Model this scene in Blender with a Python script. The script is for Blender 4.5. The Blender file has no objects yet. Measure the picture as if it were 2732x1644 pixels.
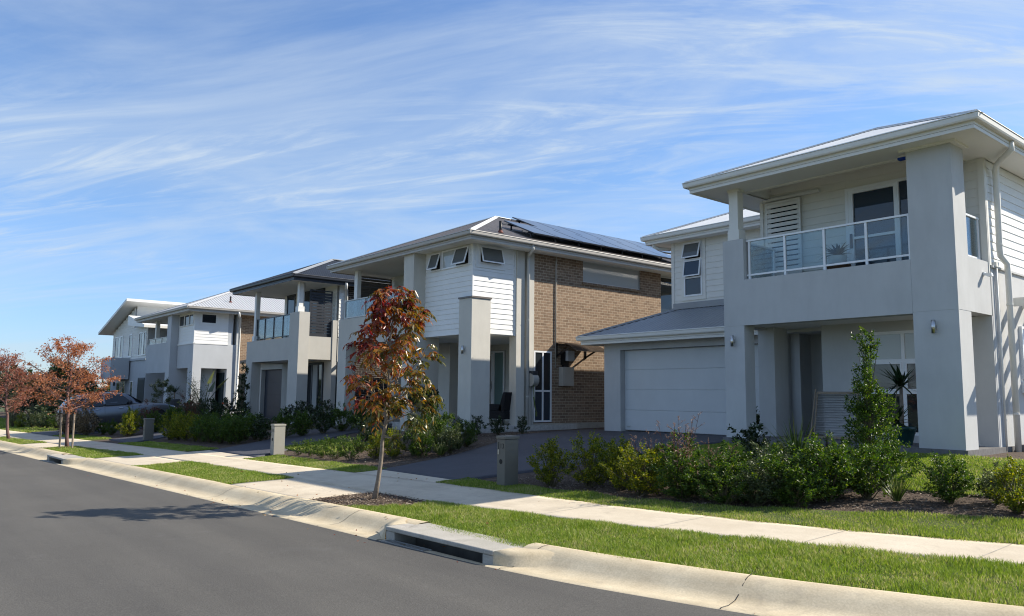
import bpy, bmesh, math, random
import numpy as np
from mathutils import Vector, Matrix
R = math.radians
random.seed(7)
RNG = np.random.default_rng(11)
SC = bpy.context.scene
COL = SC.collection
CAM_Z = 1.65

# ------------------------------------------------------------------ helpers
class MB:
    """collects simple shapes in world space, builds ONE mesh object"""
    def __init__(s):
        s.v = []; s.f = []
    def add(s, vs, fs):
        b = len(s.v); s.v += [tuple(v) for v in vs]; s.f += [tuple(b + i for i in f) for f in fs]
        return s
    def box(s, x0, x1, y0, y1, z0, z1):
        x0, x1 = min(x0, x1), max(x0, x1); y0, y1 = min(y0, y1), max(y0, y1); z0, z1 = min(z0, z1), max(z0, z1)
        v = [(x0,y0,z0),(x1,y0,z0),(x1,y1,z0),(x0,y1,z0),(x0,y0,z1),(x1,y0,z1),(x1,y1,z1),(x0,y1,z1)]
        return s.add(v, [(0,3,2,1),(4,5,6,7),(0,1,5,4),(1,2,6,5),(2,3,7,6),(3,0,4,7)])
    def quad(s, a, b, c, d):
        return s.add([a, b, c, d], [(0,1,2,3)])
    def bar(s, a, b, w, h=None, up=(0,0,1)):
        """rectangular bar from a to b"""
        h = h or w; a = Vector(a); b = Vector(b); d = (b - a).normalized(); u = Vector(up)
        if abs(d.dot(u)) > .98: u = Vector((1,0,0))
        r = d.cross(u).normalized(); u = r.cross(d).normalized()
        vs = []
        for p in (a, b):
            for sx, sz in ((-1,-1),(1,-1),(1,1),(-1,1)):
                vs.append(p + r*(sx*w/2) + u*(sz*h/2))
        return s.add(vs, [(0,3,2,1),(4,5,6,7),(0,1,5,4),(1,2,6,5),(2,3,7,6),(3,0,4,7)])
    def tube(s, pts, rad, n=8, cap=True):
        pts = [Vector(p) for p in pts]
        rads = rad if isinstance(rad, (list, tuple)) else [rad]*len(pts)
        vs = []; fs = []; prev = None
        for i, p in enumerate(pts):
            d = (pts[min(i+1, len(pts)-1)] - pts[max(i-1, 0)])
            d = d.normalized() if d.length > 1e-9 else Vector((0,0,1))
            if prev is None:
                u = Vector((1,0,0)) if abs(d.x) < .9 else Vector((0,1,0))
            else: u = prev
            u = (u - d*u.dot(d)).normalized(); w = d.cross(u); prev = u
            for k in range(n):
                a = 2*math.pi*k/n
                vs.append(p + (u*math.cos(a) + w*math.sin(a))*rads[i])
        for i in range(len(pts)-1):
            for k in range(n):
                fs.append((i*n+k, i*n+(k+1)%n, (i+1)*n+(k+1)%n, (i+1)*n+k))
        if cap:
            fs.append(tuple(range(n))[::-1]); fs.append(tuple((len(pts)-1)*n+k for k in range(n)))
        return s.add(vs, fs)
    def lathe(s, prof, c, n=20):
        """prof [(r,z)] around vertical axis at c"""
        vs = []; fs = []
        for r, z in prof:
            for k in range(n):
                a = 2*math.pi*k/n; vs.append((c[0]+r*math.cos(a), c[1]+r*math.sin(a), c[2]+z))
        for i in range(len(prof)-1):
            for k in range(n):
                fs.append((i*n+k, i*n+(k+1)%n, (i+1)*n+(k+1)%n, (i+1)*n+k))
        fs.append(tuple(range(n))[::-1]); fs.append(tuple((len(prof)-1)*n+k for k in range(n)))
        return s.add(vs, fs)
    def prism(s, poly, axis, t0, t1):
        """poly of 2-D points extruded along axis: 'y' -> (x,z), 'x' -> (y,z), 'z' -> (x,y)"""
        def P(p, t):
            return (p[0], t, p[1]) if axis == 'y' else (t, p[0], p[1]) if axis == 'x' else (p[0], p[1], t)
        n = len(poly)
        vs = [P(p, t0) for p in poly] + [P(p, t1) for p in poly]
        fs = [tuple(range(n))[::-1], tuple(n+i for i in range(n))] + [(i, (i+1)%n, n+(i+1)%n, n+i) for i in range(n)]
        return s.add(vs, fs)
    def build(s, name, mat, parent=None, smooth=False, bevel=0, local=False):
        me = bpy.data.meshes.new(name)
        off = Vector((0,0,0)) if local else world_off(parent)
        me.from_pydata([(v[0]-off[0], v[1]-off[1], v[2]-off[2]) for v in s.v], [], s.f)
        bm = bmesh.new(); bm.from_mesh(me); bmesh.ops.recalc_face_normals(bm, faces=bm.faces); bm.to_mesh(me); bm.free()
        me.materials.append(mat)
        if smooth:
            for p in me.polygons: p.use_smooth = True
        o = bpy.data.objects.new(name, me); COL.objects.link(o)
        if parent: o.parent = parent
        if bevel:
            b = o.modifiers.new('bevel', 'BEVEL'); b.width = bevel; b.segments = 2; b.limit_method = 'ANGLE'; b.angle_limit = R(40)
        return o

def world_off(o):
    v = Vector((0,0,0))
    while o:
        v += Vector(o.location); o = o.parent
    return v

def np_mesh(name, verts, faces, mat, parent=None, attr=None, off=None):
    """fast mesh from numpy arrays; faces (n,k)"""
    me = bpy.data.meshes.new(name)
    verts = np.asarray(verts, np.float32); faces = np.asarray(faces, np.int32)
    if off is not None: verts = verts - np.asarray(off, np.float32)
    nf, k = faces.shape
    me.vertices.add(len(verts)); me.vertices.foreach_set('co', verts.ravel())
    me.loops.add(nf*k); me.loops.foreach_set('vertex_index', faces.ravel())
    me.polygons.add(nf); me.polygons.foreach_set('loop_start', np.arange(nf, dtype=np.int32)*k)
    me.polygons.foreach_set('loop_total', np.full(nf, k, np.int32))
    me.update(calc_edges=True); me.validate()
    if attr is not None:
        a = me.attributes.new('hue', 'FLOAT', 'POINT'); a.data.foreach_set('value', np.asarray(attr, np.float32))
    me.materials.append(mat)
    o = bpy.data.objects.new(name, me); COL.objects.link(o)
    if parent: o.parent = parent
    return o

def tag(o, label=None, cat=None, group=None, kind=None):
    if label: o['label'] = label
    if cat: o['category'] = cat
    if group: o['group'] = group
    if kind: o['kind'] = kind
    return o
def thing(name, label, cat, loc=(0,0,0), group=None):
    o = bpy.data.objects.new(name, None); COL.objects.link(o); o.location = loc; o.empty_display_size = .2
    return tag(o, label, cat, group)
def dup(root, loc, rotz=0, scale=1, label=None, group=None):
    r = root.copy(); COL.objects.link(r); r.location = loc; r.rotation_euler = (0,0,rotz)
    r.scale = (scale,)*3 if not isinstance(scale, tuple) else scale
    if label: r['label'] = label
    if group: r['group'] = group
    for ch in list(root.children):
        c = ch.copy(); COL.objects.link(c); c.parent = r
    return r

# wall frames: 'F' faces the street (-Y) at Y=pos, u = X ; 'S' faces +X at X=pos, u = Y
class Wall:
    def __init__(s, axis, pos): s.a = axis; s.p = pos
    def box(s, mb, u0, u1, z0, z1, n0, n1):
        if s.a == 'F': mb.box(u0, u1, s.p-n0, s.p-n1, z0, z1)
        else: mb.box(s.p+n0, s.p+n1, u0, u1, z0, z1)
        return mb
    def P(s, u, z, n):
        return (u, s.p-n, z) if s.a == 'F' else (s.p+n, u, z)

# ------------------------------------------------------------------ materials
def newmat(name):
    m = bpy.data.materials.new(name); m.use_nodes = True
    nt = m.node_tree; nt.nodes.clear()
    out = nt.nodes.new('ShaderNodeOutputMaterial'); b = nt.nodes.new('ShaderNodeBsdfPrincipled')
    nt.links.new(b.outputs[0], out.inputs[0])
    return m, nt, b, out
def N(nt, t, **kw):
    n = nt.nodes.new(t)
    for k, v in kw.items():
        if k in n.inputs.keys(): n.inputs[k].default_value = v
        else: setattr(n, k, v)
    return n
def ramp(nt, stops, src=None):
    r = nt.nodes.new('ShaderNodeValToRGB'); e = r.color_ramp.elements
    while len(e) < len(stops): e.new(.5)
    for i, (p, c) in enumerate(stops):
        e[i].position = p; e[i].color = (*c, 1) if len(c) == 3 else c
    if src is not None: nt.links.new(src, r.inputs[0])
    return r
def vary(name, col, amt=.08, scale=3, rough=.7, bump=0, bscale=80, spec=.3, stain=0, metal=0):
    """plain painted / rendered / metal surface with slow tonal drift, fine bump and faint weather streaks"""
    m, nt, b, out = newmat(name)
    tc = N(nt, 'ShaderNodeTexCoord')
    n1 = N(nt, 'ShaderNodeTexNoise', Scale=scale, Detail=5.0, Roughness=.6); nt.links.new(tc.outputs['Object'], n1.inputs['Vector'])
    c0 = tuple(max(0, c*(1-amt)) for c in col); c1 = tuple(min(1, c*(1+amt)) for c in col)
    r = ramp(nt, [(.3, c0), (.7, c1)], n1.outputs['Fac']); colo = r.outputs[0]
    if stain:
        mp = N(nt, 'ShaderNodeMapping'); mp.inputs['Scale'].default_value = (1.1, 1.1, .3); nt.links.new(tc.outputs['Object'], mp.inputs[0])
        n2 = N(nt, 'ShaderNodeTexNoise', Scale=2.2, Detail=6.0, Roughness=.65); nt.links.new(mp.outputs[0], n2.inputs['Vector'])
        r2 = ramp(nt, [(.4, (1,1,1)), (.85, (1-stain,)*3)], n2.outputs['Fac'])
        mx = N(nt, 'ShaderNodeMixRGB', blend_type='MULTIPLY'); mx.inputs[0].default_value = 1
        nt.links.new(colo, mx.inputs[1]); nt.links.new(r2.outputs[0], mx.inputs[2]); colo = mx.outputs[0]
    nt.links.new(colo, b.inputs['Base Color'])
    b.inputs['Roughness'].default_value = rough; b.inputs['Metallic'].default_value = metal
    b.inputs['Specular IOR Level'].default_value = spec
    if bump:
        n3 = N(nt, 'ShaderNodeTexNoise', Scale=bscale, Detail=4.0); nt.links.new(tc.outputs['Object'], n3.inputs['Vector'])
        bp = N(nt, 'ShaderNodeBump', Strength=bump, Distance=.01); nt.links.new(n3.outputs['Fac'], bp.inputs['Height'])
        nt.links.new(bp.outputs[0], b.inputs['Normal'])
    return m
def brickmat(name, c1, c2, mortar, side):
    m, nt, b, out = newmat(name)
    tc = N(nt, 'ShaderNodeTexCoord'); sp = N(nt, 'ShaderNodeSeparateXYZ'); cb = N(nt, 'ShaderNodeCombineXYZ')
    nt.links.new(tc.outputs['Object'], sp.inputs[0])
    ad = N(nt, 'ShaderNodeMath', operation='ADD'); nt.links.new(sp.outputs['X'], ad.inputs[0]); nt.links.new(sp.outputs['Y'], ad.inputs[1])
    nt.links.new(ad.outputs[0], cb.inputs[0]); nt.links.new(sp.outputs['Z'], cb.inputs[1])
    bt = N(nt, 'ShaderNodeTexBrick', Scale=1.0); bt.inputs['Brick Width'].default_value = .24; bt.inputs['Row Height'].default_value = .086
    bt.inputs['Mortar Size'].default_value = .0052; bt.inputs['Mortar Smooth'].default_value = .1; bt.inputs['Bias'].default_value = 0
    bt.inputs['Color1'].default_value = (*c1, 1); bt.inputs['Color2'].default_value = (*c2, 1); bt.inputs['Mortar'].default_value = (*mortar, 1)
    nt.links.new(cb.outputs[0], bt.inputs['Vector'])
    n1 = N(nt, 'ShaderNodeTexNoise', Scale=14.0, Detail=5.0); nt.links.new(tc.outputs['Object'], n1.inputs['Vector'])
    r = ramp(nt, [(.25, (.75,.75,.75)), (.75, (1.2,1.2,1.2))], n1.outputs['Fac'])
    mx = N(nt, 'ShaderNodeMixRGB', blend_type='MULTIPLY'); mx.inputs[0].default_value = .8
    nt.links.new(bt.outputs['Color'], mx.inputs[1]); nt.links.new(r.outputs[0], mx.inputs[2]); nt.links.new(mx.outputs[0], b.inputs['Base Color'])
    b.inputs['Roughness'].default_value = .85; b.inputs['Specular IOR Level'].default_value = .2
    bp = N(nt, 'ShaderNodeBump', Strength=.6, Distance=.008, invert=True); nt.links.new(bt.outputs['Fac'], bp.inputs['Height']); nt.links.new(bp.outputs[0], b.inputs['Normal'])
    return m
def tilemat(name, col, w, h_):
    m = brickmat(name, col, tuple(c*.93 for c in col), tuple(c*.55 for c in col), True); b = [n for n in m.node_tree.nodes if n.type == 'TEX_BRICK'][0]
    b.inputs['Brick Width'].default_value = w; b.inputs['Row Height'].default_value = h_; b.inputs['Mortar Size'].default_value = .003; b.offset = 0; return m
def glassmat(name, tint=(.02,.025,.03), rough=.02):
    """window pane seen from outside: dark room behind, sky and street reflected"""
    m, nt, b, out = newmat(name)
    b.inputs['Base Color'].default_value = (*tint, 1); b.inputs['Roughness'].default_value = rough
    b.inputs['Specular IOR Level'].default_value = .5; b.inputs['IOR'].default_value = 1.5
    tc = N(nt, 'ShaderNodeTexCoord'); n1 = N(nt, 'ShaderNodeTexNoise', Scale=1.3, Detail=1.0); nt.links.new(tc.outputs['Object'], n1.inputs['Vector'])
    bp = N(nt, 'ShaderNodeBump', Strength=.05, Distance=.02); nt.links.new(n1.outputs['Fac'], bp.inputs['Height']); nt.links.new(bp.outputs[0], b.inputs['Normal'])
    return m
def clearglass(name, tint=(.80,.88,.90)):
    m = bpy.data.materials.new(name); m.use_nodes = True; nt = m.node_tree; nt.nodes.clear()
    out = N(nt, 'ShaderNodeOutputMaterial'); t = N(nt, 'ShaderNodeBsdfTransparent'); t.inputs[0].default_value = (*tint, 1)
    g = N(nt, 'ShaderNodeBsdfGlossy', Roughness=.01); fr = N(nt, 'ShaderNodeFresnel', IOR=1.5)
    ml = N(nt, 'ShaderNodeMath', operation='MULTIPLY_ADD'); ml.inputs[1].default_value = .8; ml.inputs[2].default_value = .015
    mx = N(nt, 'ShaderNodeMixShader'); nt.links.new(fr.outputs[0], ml.inputs[0]); nt.links.new(ml.outputs[0], mx.inputs[0])
    nt.links.new(t.outputs[0], mx.inputs[1]); nt.links.new(g.outputs[0], mx.inputs[2]); nt.links.new(mx.outputs[0], out.inputs[0])
    return m
def leafmat(name, stops, rough=.45, trans=.35, attr=False, spec=.4):
    """leaf colour differs per leaf (random per island), or along the 'hue' attribute; some light passes through"""
    m, nt, b, out = newmat(name)
    g = N(nt, 'ShaderNodeNewGeometry')
    if attr:
        a = N(nt, 'ShaderNodeAttribute', attribute_name='hue'); r = ramp(nt, stops, a.outputs['Fac'])
    else: r = ramp(nt, stops, g.outputs['Random Per Island'])
    nt.links.new(r.outputs[0], b.inputs['Base Color']); b.inputs['Roughness'].default_value = rough; b.inputs['Specular IOR Level'].default_value = spec
    t = N(nt, 'ShaderNodeBsdfTranslucent'); hs = N(nt, 'ShaderNodeHueSaturation', Saturation=1.15, Value=1.25)
    nt.links.new(r.outputs[0], hs.inputs['Color']); nt.links.new(hs.outputs[0], t.inputs[0])
    mx = N(nt, 'ShaderNodeMixShader'); mx.inputs[0].default_value = trans
    nt.links.new(b.outputs[0], mx.inputs[1]); nt.links.new(t.outputs[0], mx.inputs[2]); nt.links.new(mx.outputs[0], out.inputs[0])
    return m
def grassmat(name, stops, rough, trans, spec):
    m = leafmat(name, stops, rough, trans, spec=spec); nt = m.node_tree
    g_ = [n for n in nt.nodes if n.type == 'NEW_GEOMETRY'][0]; rp_ = [n for n in nt.nodes if n.type == 'VALTORGB'][0]
    tc = N(nt, 'ShaderNodeTexCoord'); n1 = N(nt, 'ShaderNodeTexNoise', Scale=1.7, Detail=6.0, Roughness=.7); nt.links.new(tc.outputs['Object'], n1.inputs['Vector'])
    mr = N(nt, 'ShaderNodeMapRange'); mr.inputs['From Min'].default_value = .35; mr.inputs['From Max'].default_value = .75; mr.inputs['To Min'].default_value = -.25; mr.inputs['To Max'].default_value = .45; nt.links.new(n1.outputs['Fac'], mr.inputs['Value'])
    ad = N(nt, 'ShaderNodeMath', operation='ADD', use_clamp=True); nt.links.new(g_.outputs['Random Per Island'], ad.inputs[0]); nt.links.new(mr.outputs[0], ad.inputs[1]); nt.links.new(ad.outputs[0], rp_.inputs[0]); return m
def groundmat(name, cols, scale=4, fine=60, bump=.3, rough=.9, blotch=None, dist=.02, spec=.3, grain=.3):
    m, nt, b, out = newmat(name)
    tc = N(nt, 'ShaderNodeTexCoord')
    n1 = N(nt, 'ShaderNodeTexNoise', Scale=scale, Detail=8.0, Roughness=.65); n2 = N(nt, 'ShaderNodeTexNoise', Scale=fine, Detail=3.0, Roughness=.7)
    for n in (n1, n2): nt.links.new(tc.outputs['Object'], n.inputs['Vector'])
    r = ramp(nt, [(.3, cols[0]), (.7, cols[1])], n1.outputs['Fac'])
    r2 = ramp(nt, [(.3, (1-grain,)*3), (.7, (1+grain,)*3)], n2.outputs['Fac'])
    mx = N(nt, 'ShaderNodeMixRGB', blend_type='MULTIPLY'); mx.inputs[0].default_value = 1
    nt.links.new(r.outputs[0], mx.inputs[1]); nt.links.new(r2.outputs[0], mx.inputs[2]); c = mx.outputs[0]
    if blotch:
        n3 = N(nt, 'ShaderNodeTexNoise', Scale=blotch[1], Detail=6.0, Roughness=.7, Distortion=.6); nt.links.new(tc.outputs['Object'], n3.inputs['Vector'])
        r3 = ramp(nt, [(blotch[2], (0,0,0)), (blotch[3], (1,1,1))], n3.outputs['Fac'])
        m3 = N(nt, 'ShaderNodeMixRGB'); nt.links.new(r3.outputs[0], m3.inputs[0]); nt.links.new(c, m3.inputs[1]); m3.inputs[2].default_value = (*blotch[0], 1); c = m3.outputs[0]
    nt.links.new(c, b.inputs['Base Color']); b.inputs['Roughness'].default_value = rough; b.inputs['Specular IOR Level'].default_value = spec
    bp = N(nt, 'ShaderNodeBump', Strength=bump, Distance=dist); nt.links.new(n2.outputs['Fac'], bp.inputs['Height']); nt.links.new(bp.outputs[0], b.inputs['Normal'])
    return m

M = {}
M['render1'] = vary('pale_grey_render', (.50,.505,.50), .05, 1.2, .85, .12, 160, .2, .13)
M['greige'] = vary('warm_grey_render', (.56,.54,.485), .05, 1.2, .85, .12, 160, .2, .13)
M['cream'] = vary('cream_render', (.50,.485,.445), .05, 1.2, .85, .12, 160, .2, .06)
M['coolrender'] = vary('cool_grey_render', (.47,.49,.51), .05, 1.2, .85, .12, 160, .2, .06)
M['whiteboard'] = vary('white_weatherboard_paint', (.76,.765,.75), .03, 2, .55, .04, 120, .35, .05)
M['creamboard'] = vary('off_white_weatherboard_paint', (.72,.705,.655), .03, 2, .55, .04, 120, .35, .04)
M['trim'] = vary('white_trim_paint', (.72,.72,.70), .03, 3, .45, .03, 150, .4, .03)
M['trimgrey'] = vary('stone_grey_trim_paint', (.43,.405,.365), .04, 3, .45, .03, 150, .4, .04)
M['soffit'] = vary('soffit_paint', (.80,.795,.76), .03, 1, .8, .03, 100, .2)
M['alu'] = vary('white_aluminium', (.78,.79,.80), .02, 4, .35, 0, 1, .5)
M['greyalu'] = vary('grey_aluminium', (.50,.50,.48), .03, 4, .35, 0, 1, .5)
M['darkalu'] = vary('charcoal_aluminium', (.025,.03,.04), .1, 4, .4, 0, 1, .5)
M['roofpale'] = vary('pale_steel_roofing', (.62,.63,.62), .05, 1.5, .4, .02, 60, .5, .06)
M['roofbrown'] = vary('brown_grey_steel_roofing', (.125,.11,.10), .06, 1.5, .42, .02, 60, .45, .06)
M['roofdark'] = vary('charcoal_steel_roofing', (.035,.038,.045), .08, 1.5, .42, .02, 60, .45, .05)
M['roofgrey'] = vary('mid_grey_steel_roofing', (.27,.285,.30), .05, 1.5, .42, .02, 60, .45, .05)
M['roofwhite'] = vary('white_steel_roofing', (.44,.445,.45), .04, 1.5, .42, .02, 60, .45, .05)
M['gardoor1'] = vary('pale_grey_garage_door', (.55,.57,.575), .03, 2, .5, .03, 200, .4, .04)
M['gardoor2'] = vary('stone_garage_door', (.42,.42,.40), .03, 2, .5, .03, 200, .4, .03)
M['gardoor3'] = vary('dark_blue_garage_door', (.03,.036,.05), .08, 2, .45, .03, 200, .4)
M['brick'] = brickmat('brown_brick', (.285,.20,.135), (.19,.13,.087), (.50,.43,.33), True)
M['darkbrick'] = brickmat('dark_brown_brick', (.045,.034,.03), (.03,.023,.021), (.30,.28,.25), True)
M['glass'] = glassmat('dark_window_glass'); M['glassblue'] = glassmat('blue_tinted_window_glass', (.03,.045,.065))
M['blind'] = glassmat('glass_with_white_blind_behind', (.42,.44,.43), .06)
M['midblind'] = glassmat('glass_with_grey_blind_behind', (.12,.13,.13), .05)
M['frost'] = glassmat('frosted_green_glass', (.16,.24,.23), .25)
M['clear'] = clearglass('balustrade_glass')
M['tile'] = tilemat('grey_porch_tile', (.17,.165,.165), .6, .6)
M['paletile'] = tilemat('pale_porch_tile', (.50,.49,.46), .45, .45)
M['navy'] = vary('dark_teal_door_paint', (.016,.03,.038), .1, 3, .4)
M['black'] = vary('black_plastic', (.012,.012,.013), .1, 5, .45)
M['wicker'] = vary('black_woven_wicker', (.01,.01,.012), .3, 60, .6, .5, 90)
M['cushion'] = vary('navy_cushion_fabric', (.014,.018,.035), .1, 6, .9, .1, 120)
M['steel'] = vary('brushed_steel', (.55,.55,.54), .05, 8, .3, 0, 1, .5, 0, 1)
M['meter'] = vary('beige_meter_box_paint', (.42,.39,.34), .04, 3, .5)
M['meterpale'] = vary('pale_grey_plastic', (.50,.51,.52), .03, 4, .45)
M['copper'] = vary('dark_red_flashing', (.13,.035,.025), .1, 6, .6)
M['polyc'] = vary('bronze_polycarbonate', (.05,.035,.028), .05, 5, .2, 0, 1, .6)
M['solar'] = glassmat('solar_cell_glass', (.01,.013,.03), .08)
M['blue'] = vary('blue_lens', (.01,.05,.35), .05, 5, .2)
M['wood'] = vary('weathered_timber', (.30,.24,.18), .15, 12, .8, .1, 60)
M['conc'] = groundmat('broom_finished_concrete', ((.50,.425,.315),(.62,.54,.415)), 1.6, 70, .15, .9, ((.40,.34,.26), 2.1, .54, .80), .004, grain=.12)
M['kerbc'] = groundmat('kerb_concrete', ((.45,.37,.245),(.62,.53,.37)), 2.2, 55, .2, .9, ((.31,.265,.20), 1.7, .56, .78), .005, grain=.13)
M['pitc'] = groundmat('inlet_concrete', ((.34,.32,.27),(.44,.41,.36)), 3, 60, .2, .9, ((.22,.20,.17), 2.6, .55, .75), .005, grain=.15)
M['asphalt'] = groundmat('asphalt', ((.085,.080,.0715),(.100,.0945,.0845)), .6, 75, .5, .88, ((.128,.124,.118), 1.1, .62, .84), .006, grain=.30)
def tracks(m):
    nt = m.node_tree; b = [n for n in nt.nodes if n.type == 'BSDF_PRINCIPLED'][0]; src = b.inputs['Base Color'].links[0].from_socket
    tc = N(nt, 'ShaderNodeTexCoord'); mp = N(nt, 'ShaderNodeMapping'); mp.inputs['Rotation'].default_value = (0,0,R(-3)); mp.inputs['Scale'].default_value = (.06, .75, 1); nt.links.new(tc.outputs['Object'], mp.inputs[0])
    n1 = N(nt, 'ShaderNodeTexNoise', Scale=1.6, Detail=5.0, Roughness=.55); nt.links.new(mp.outputs[0], n1.inputs['Vector']); r = ramp(nt, [(.32, (.84,.84,.85)), (.68, (1.14,1.13,1.11))], n1.outputs['Fac'])
    mp2 = N(nt, 'ShaderNodeMapping'); mp2.inputs['Scale'].default_value = (.9, 1.6, 1); nt.links.new(tc.outputs['Object'], mp2.inputs[0])
    n2 = N(nt, 'ShaderNodeTexNoise', Scale=7.0, Detail=7.0, Roughness=.75); nt.links.new(mp2.outputs[0], n2.inputs['Vector']); r2 = ramp(nt, [(.60, (1,1,1)), (.76, (1.32,1.3,1.27))], n2.outputs['Fac'])
    a = N(nt, 'ShaderNodeMixRGB', blend_type='MULTIPLY'); a.inputs[0].default_value = 1; c = N(nt, 'ShaderNodeMixRGB', blend_type='MULTIPLY'); c.inputs[0].default_value = 1
    nt.links.new(src, a.inputs[1]); nt.links.new(r.outputs[0], a.inputs[2]); nt.links.new(a.outputs[0], c.inputs[1]); nt.links.new(r2.outputs[0], c.inputs[2]); nt.links.new(c.outputs[0], b.inputs['Base Color'])
tracks(M['asphalt'])
M['drive'] = groundmat('charcoal_driveway_concrete', ((.060,.060,.070),(.078,.078,.09)), 1.5, 80, .2, .75, ((.05,.05,.055), 1.2, .6, .8), .004)
M['soil'] = groundmat('bark_mulch', ((.055,.038,.028),(.13,.095,.07)), 9, 45, .9, .95, ((.20,.165,.13), 14, .60, .72), .02)
M['lawn'] = groundmat('lawn_thatch', ((.05,.07,.02),(.095,.105,.038)), 3, 90, .6, .95, ((.13,.115,.06), 2.4, .6, .8), .02)
M['far'] = groundmat('far_paddock', ((.05,.075,.025),(.10,.105,.045)), .05, 2, .3, .95)
M['chip'] = leafmat('bark_chips', [(0,(.05,.032,.02)),(.5,(.16,.115,.08)),(1,(.36,.30,.235))], .9, 0, spec=.1)
M['grass'] = grassmat('grass_blades', [(0,(.13,.20,.03)),(.4,(.21,.29,.05)),(.75,(.29,.35,.075)),(.92,(.39,.38,.13)),(1,(.48,.43,.22))], .55, .4, spec=.25)
M['hedge'] = leafmat('glossy_green_leaves', [(0,(.025,.055,.010)),(.5,(.052,.10,.016)),(.85,(.10,.155,.024)),(1,(.18,.22,.03))], .42, .42, spec=.35)
M['hedgeyellow'] = leafmat('yellow_green_leaves', [(0,(.05,.085,.012)),(.4,(.13,.165,.018)),(.8,(.25,.255,.024)),(1,(.38,.33,.03))], .42, .45, spec=.35)
M['darkleaf'] = leafmat('dark_green_leaves', [(0,(.010,.022,.009)),(.6,(.024,.046,.014)),(1,(.06,.09,.02))], .3, .2, spec=.5)
M['oliveleaf'] = leafmat('olive_green_leaves', [(0,(.03,.045,.018)),(.6,(.07,.095,.035)),(1,(.14,.16,.06))], .4, .3, spec=.45)
M['strap'] = leafmat('strappy_leaves', [(0,(.05,.085,.02)),(.6,(.12,.165,.04)),(1,(.26,.26,.09))], .4, .3, spec=.45)
M['purple'] = leafmat('dark_purple_leaves', [(0,(.012,.008,.010)),(1,(.05,.022,.026))], .35, .15)
M['redleaf'] = leafmat('reddish_leaves', [(0,(.06,.02,.015)),(.6,(.13,.05,.03)),(1,(.20,.10,.05))], .4, .3)
M['pinkweed'] = leafmat('pinkish_seed_heads', [(0,(.16,.09,.06)),(.6,(.30,.19,.13)),(1,(.42,.30,.24))], .6, .3)
M['flower'] = leafmat('salmon_petals', [(0,(.55,.10,.06)),(1,(.75,.22,.12))], .5, .3)
M['yucca'] = leafmat('yucca_leaves', [(0,(.010,.028,.012)),(1,(.035,.07,.028))], .35, .15)
M['autumn'] = leafmat('autumn_leaves', [(0,(.055,.070,.016)),(.18,(.115,.105,.022)),(.36,(.25,.135,.018)),(.52,(.29,.095,.022)),(.68,(.28,.055,.028)),(.84,(.18,.026,.026)),(1,(.09,.020,.026))], .30, .40, True, .55)
M['rust'] = leafmat('rust_orange_leaves', [(0,(.26,.090,.050)),(.5,(.43,.175,.088)),(1,(.56,.29,.16))], .5, .5)
M['rustdark'] = leafmat('rust_brown_leaves', [(0,(.18,.065,.045)),(.5,(.32,.125,.082)),(1,(.46,.23,.16))], .5, .48)
M['bark'] = vary('smooth_grey_bark', (.23,.19,.15), .25, 14, .85, .4, 50, .2, .2)
M['redbark'] = vary('reddish_bark', (.16,.095,.085), .2, 14, .85, .4, 50, .2, .2)
M['stem'] = vary('green_brown_stem', (.10,.085,.045), .2, 14, .8, .2, 50)
M['mailbox'] = vary('stone_grey_mailbox_paint', (.15,.142,.12), .03, 4, .5, .04, 90, .4, .04)
M['mailpale'] = vary('pale_stone_mailbox_paint', (.32,.305,.26), .03, 4, .5, .04, 90, .4, .04)
M['letter'] = vary('black_lettering', (.02,.02,.02), .05, 5, .5)
M['pot'] = vary('green_plastic_pot', (.010,.055,.052), .1, 6, .35, .03, 60, .45)
M['darkpot'] = vary('slate_blue_pot', (.045,.055,.07), .1, 6, .4, .03, 60, .45)
M['whitepot'] = vary('white_ceramic', (.70,.70,.68), .05, 8, .4)
M['basket'] = vary('wicker_basket', (.13,.07,.04), .3, 30, .8, .4, 60)
M['plaster'] = vary('white_plaster', (.66,.65,.62), .08, 12, .8, .2, 40)
M['carpaint'] = vary('silver_car_paint', (.17,.18,.195), .02, 2, .28, 0, 1, .6, 0, .75)
M['carglass'] = glassmat('car_window_glass', (.012,.014,.016), .02)
M['tyre'] = vary('tyre_rubber', (.02,.02,.02), .15, 12, .85, .1, 60)
M['alloy'] = vary('alloy_wheel', (.62,.62,.62), .03, 6, .3, 0, 1, .5, 0, .9)
M['tail'] = vary('red_tail_lamp', (.25,.008,.008), .05, 5, .15)
M['pitshade'] = vary('shade_dark_pit_concrete', (.13,.12,.105), .2, 6, .9)  # concrete darkened so the shade inside the drain inlets is in the colour
M['grate'] = vary('galvanised_grate', (.36,.36,.35), .1, 14, .5, 0, 1, .5, 0, .7)
M['hosebody'] = vary('grey_hose_reel_plastic', (.36,.35,.32), .04, 6, .45)

# ------------------------------------------------------------------ world, sun, camera
SUN = Vector((.70, 1.19, 1.0)).normalized()
elev = math.asin(SUN.z); azim = math.atan2(SUN.x, SUN.y)
W = bpy.data.worlds.new('World'); SC.world = W; W.use_nodes = True
nt = W.node_tree; nt.nodes.clear()
wo = N(nt, 'ShaderNodeOutputWorld'); bg = N(nt, 'ShaderNodeBackground', Strength=.118); nt.links.new(bg.outputs[0], wo.inputs[0])
sky = N(nt, 'ShaderNodeTexSky', sky_type='NISHITA'); sky.sun_disc = False; sky.sun_elevation = elev; sky.sun_rotation = azim
sky.air_density = 1.3; sky.dust_density = .0; sky.ozone_density = 3.0
tc = N(nt, 'ShaderNodeTexCoord'); sp = N(nt, 'ShaderNodeSeparateXYZ'); nt.links.new(tc.outputs['Generated'], sp.inputs[0])
mxz = N(nt, 'ShaderNodeMath', operation='MAXIMUM'); mxz.inputs[1].default_value = 0; nt.links.new(sp.outputs['Z'], mxz.inputs[0])
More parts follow.
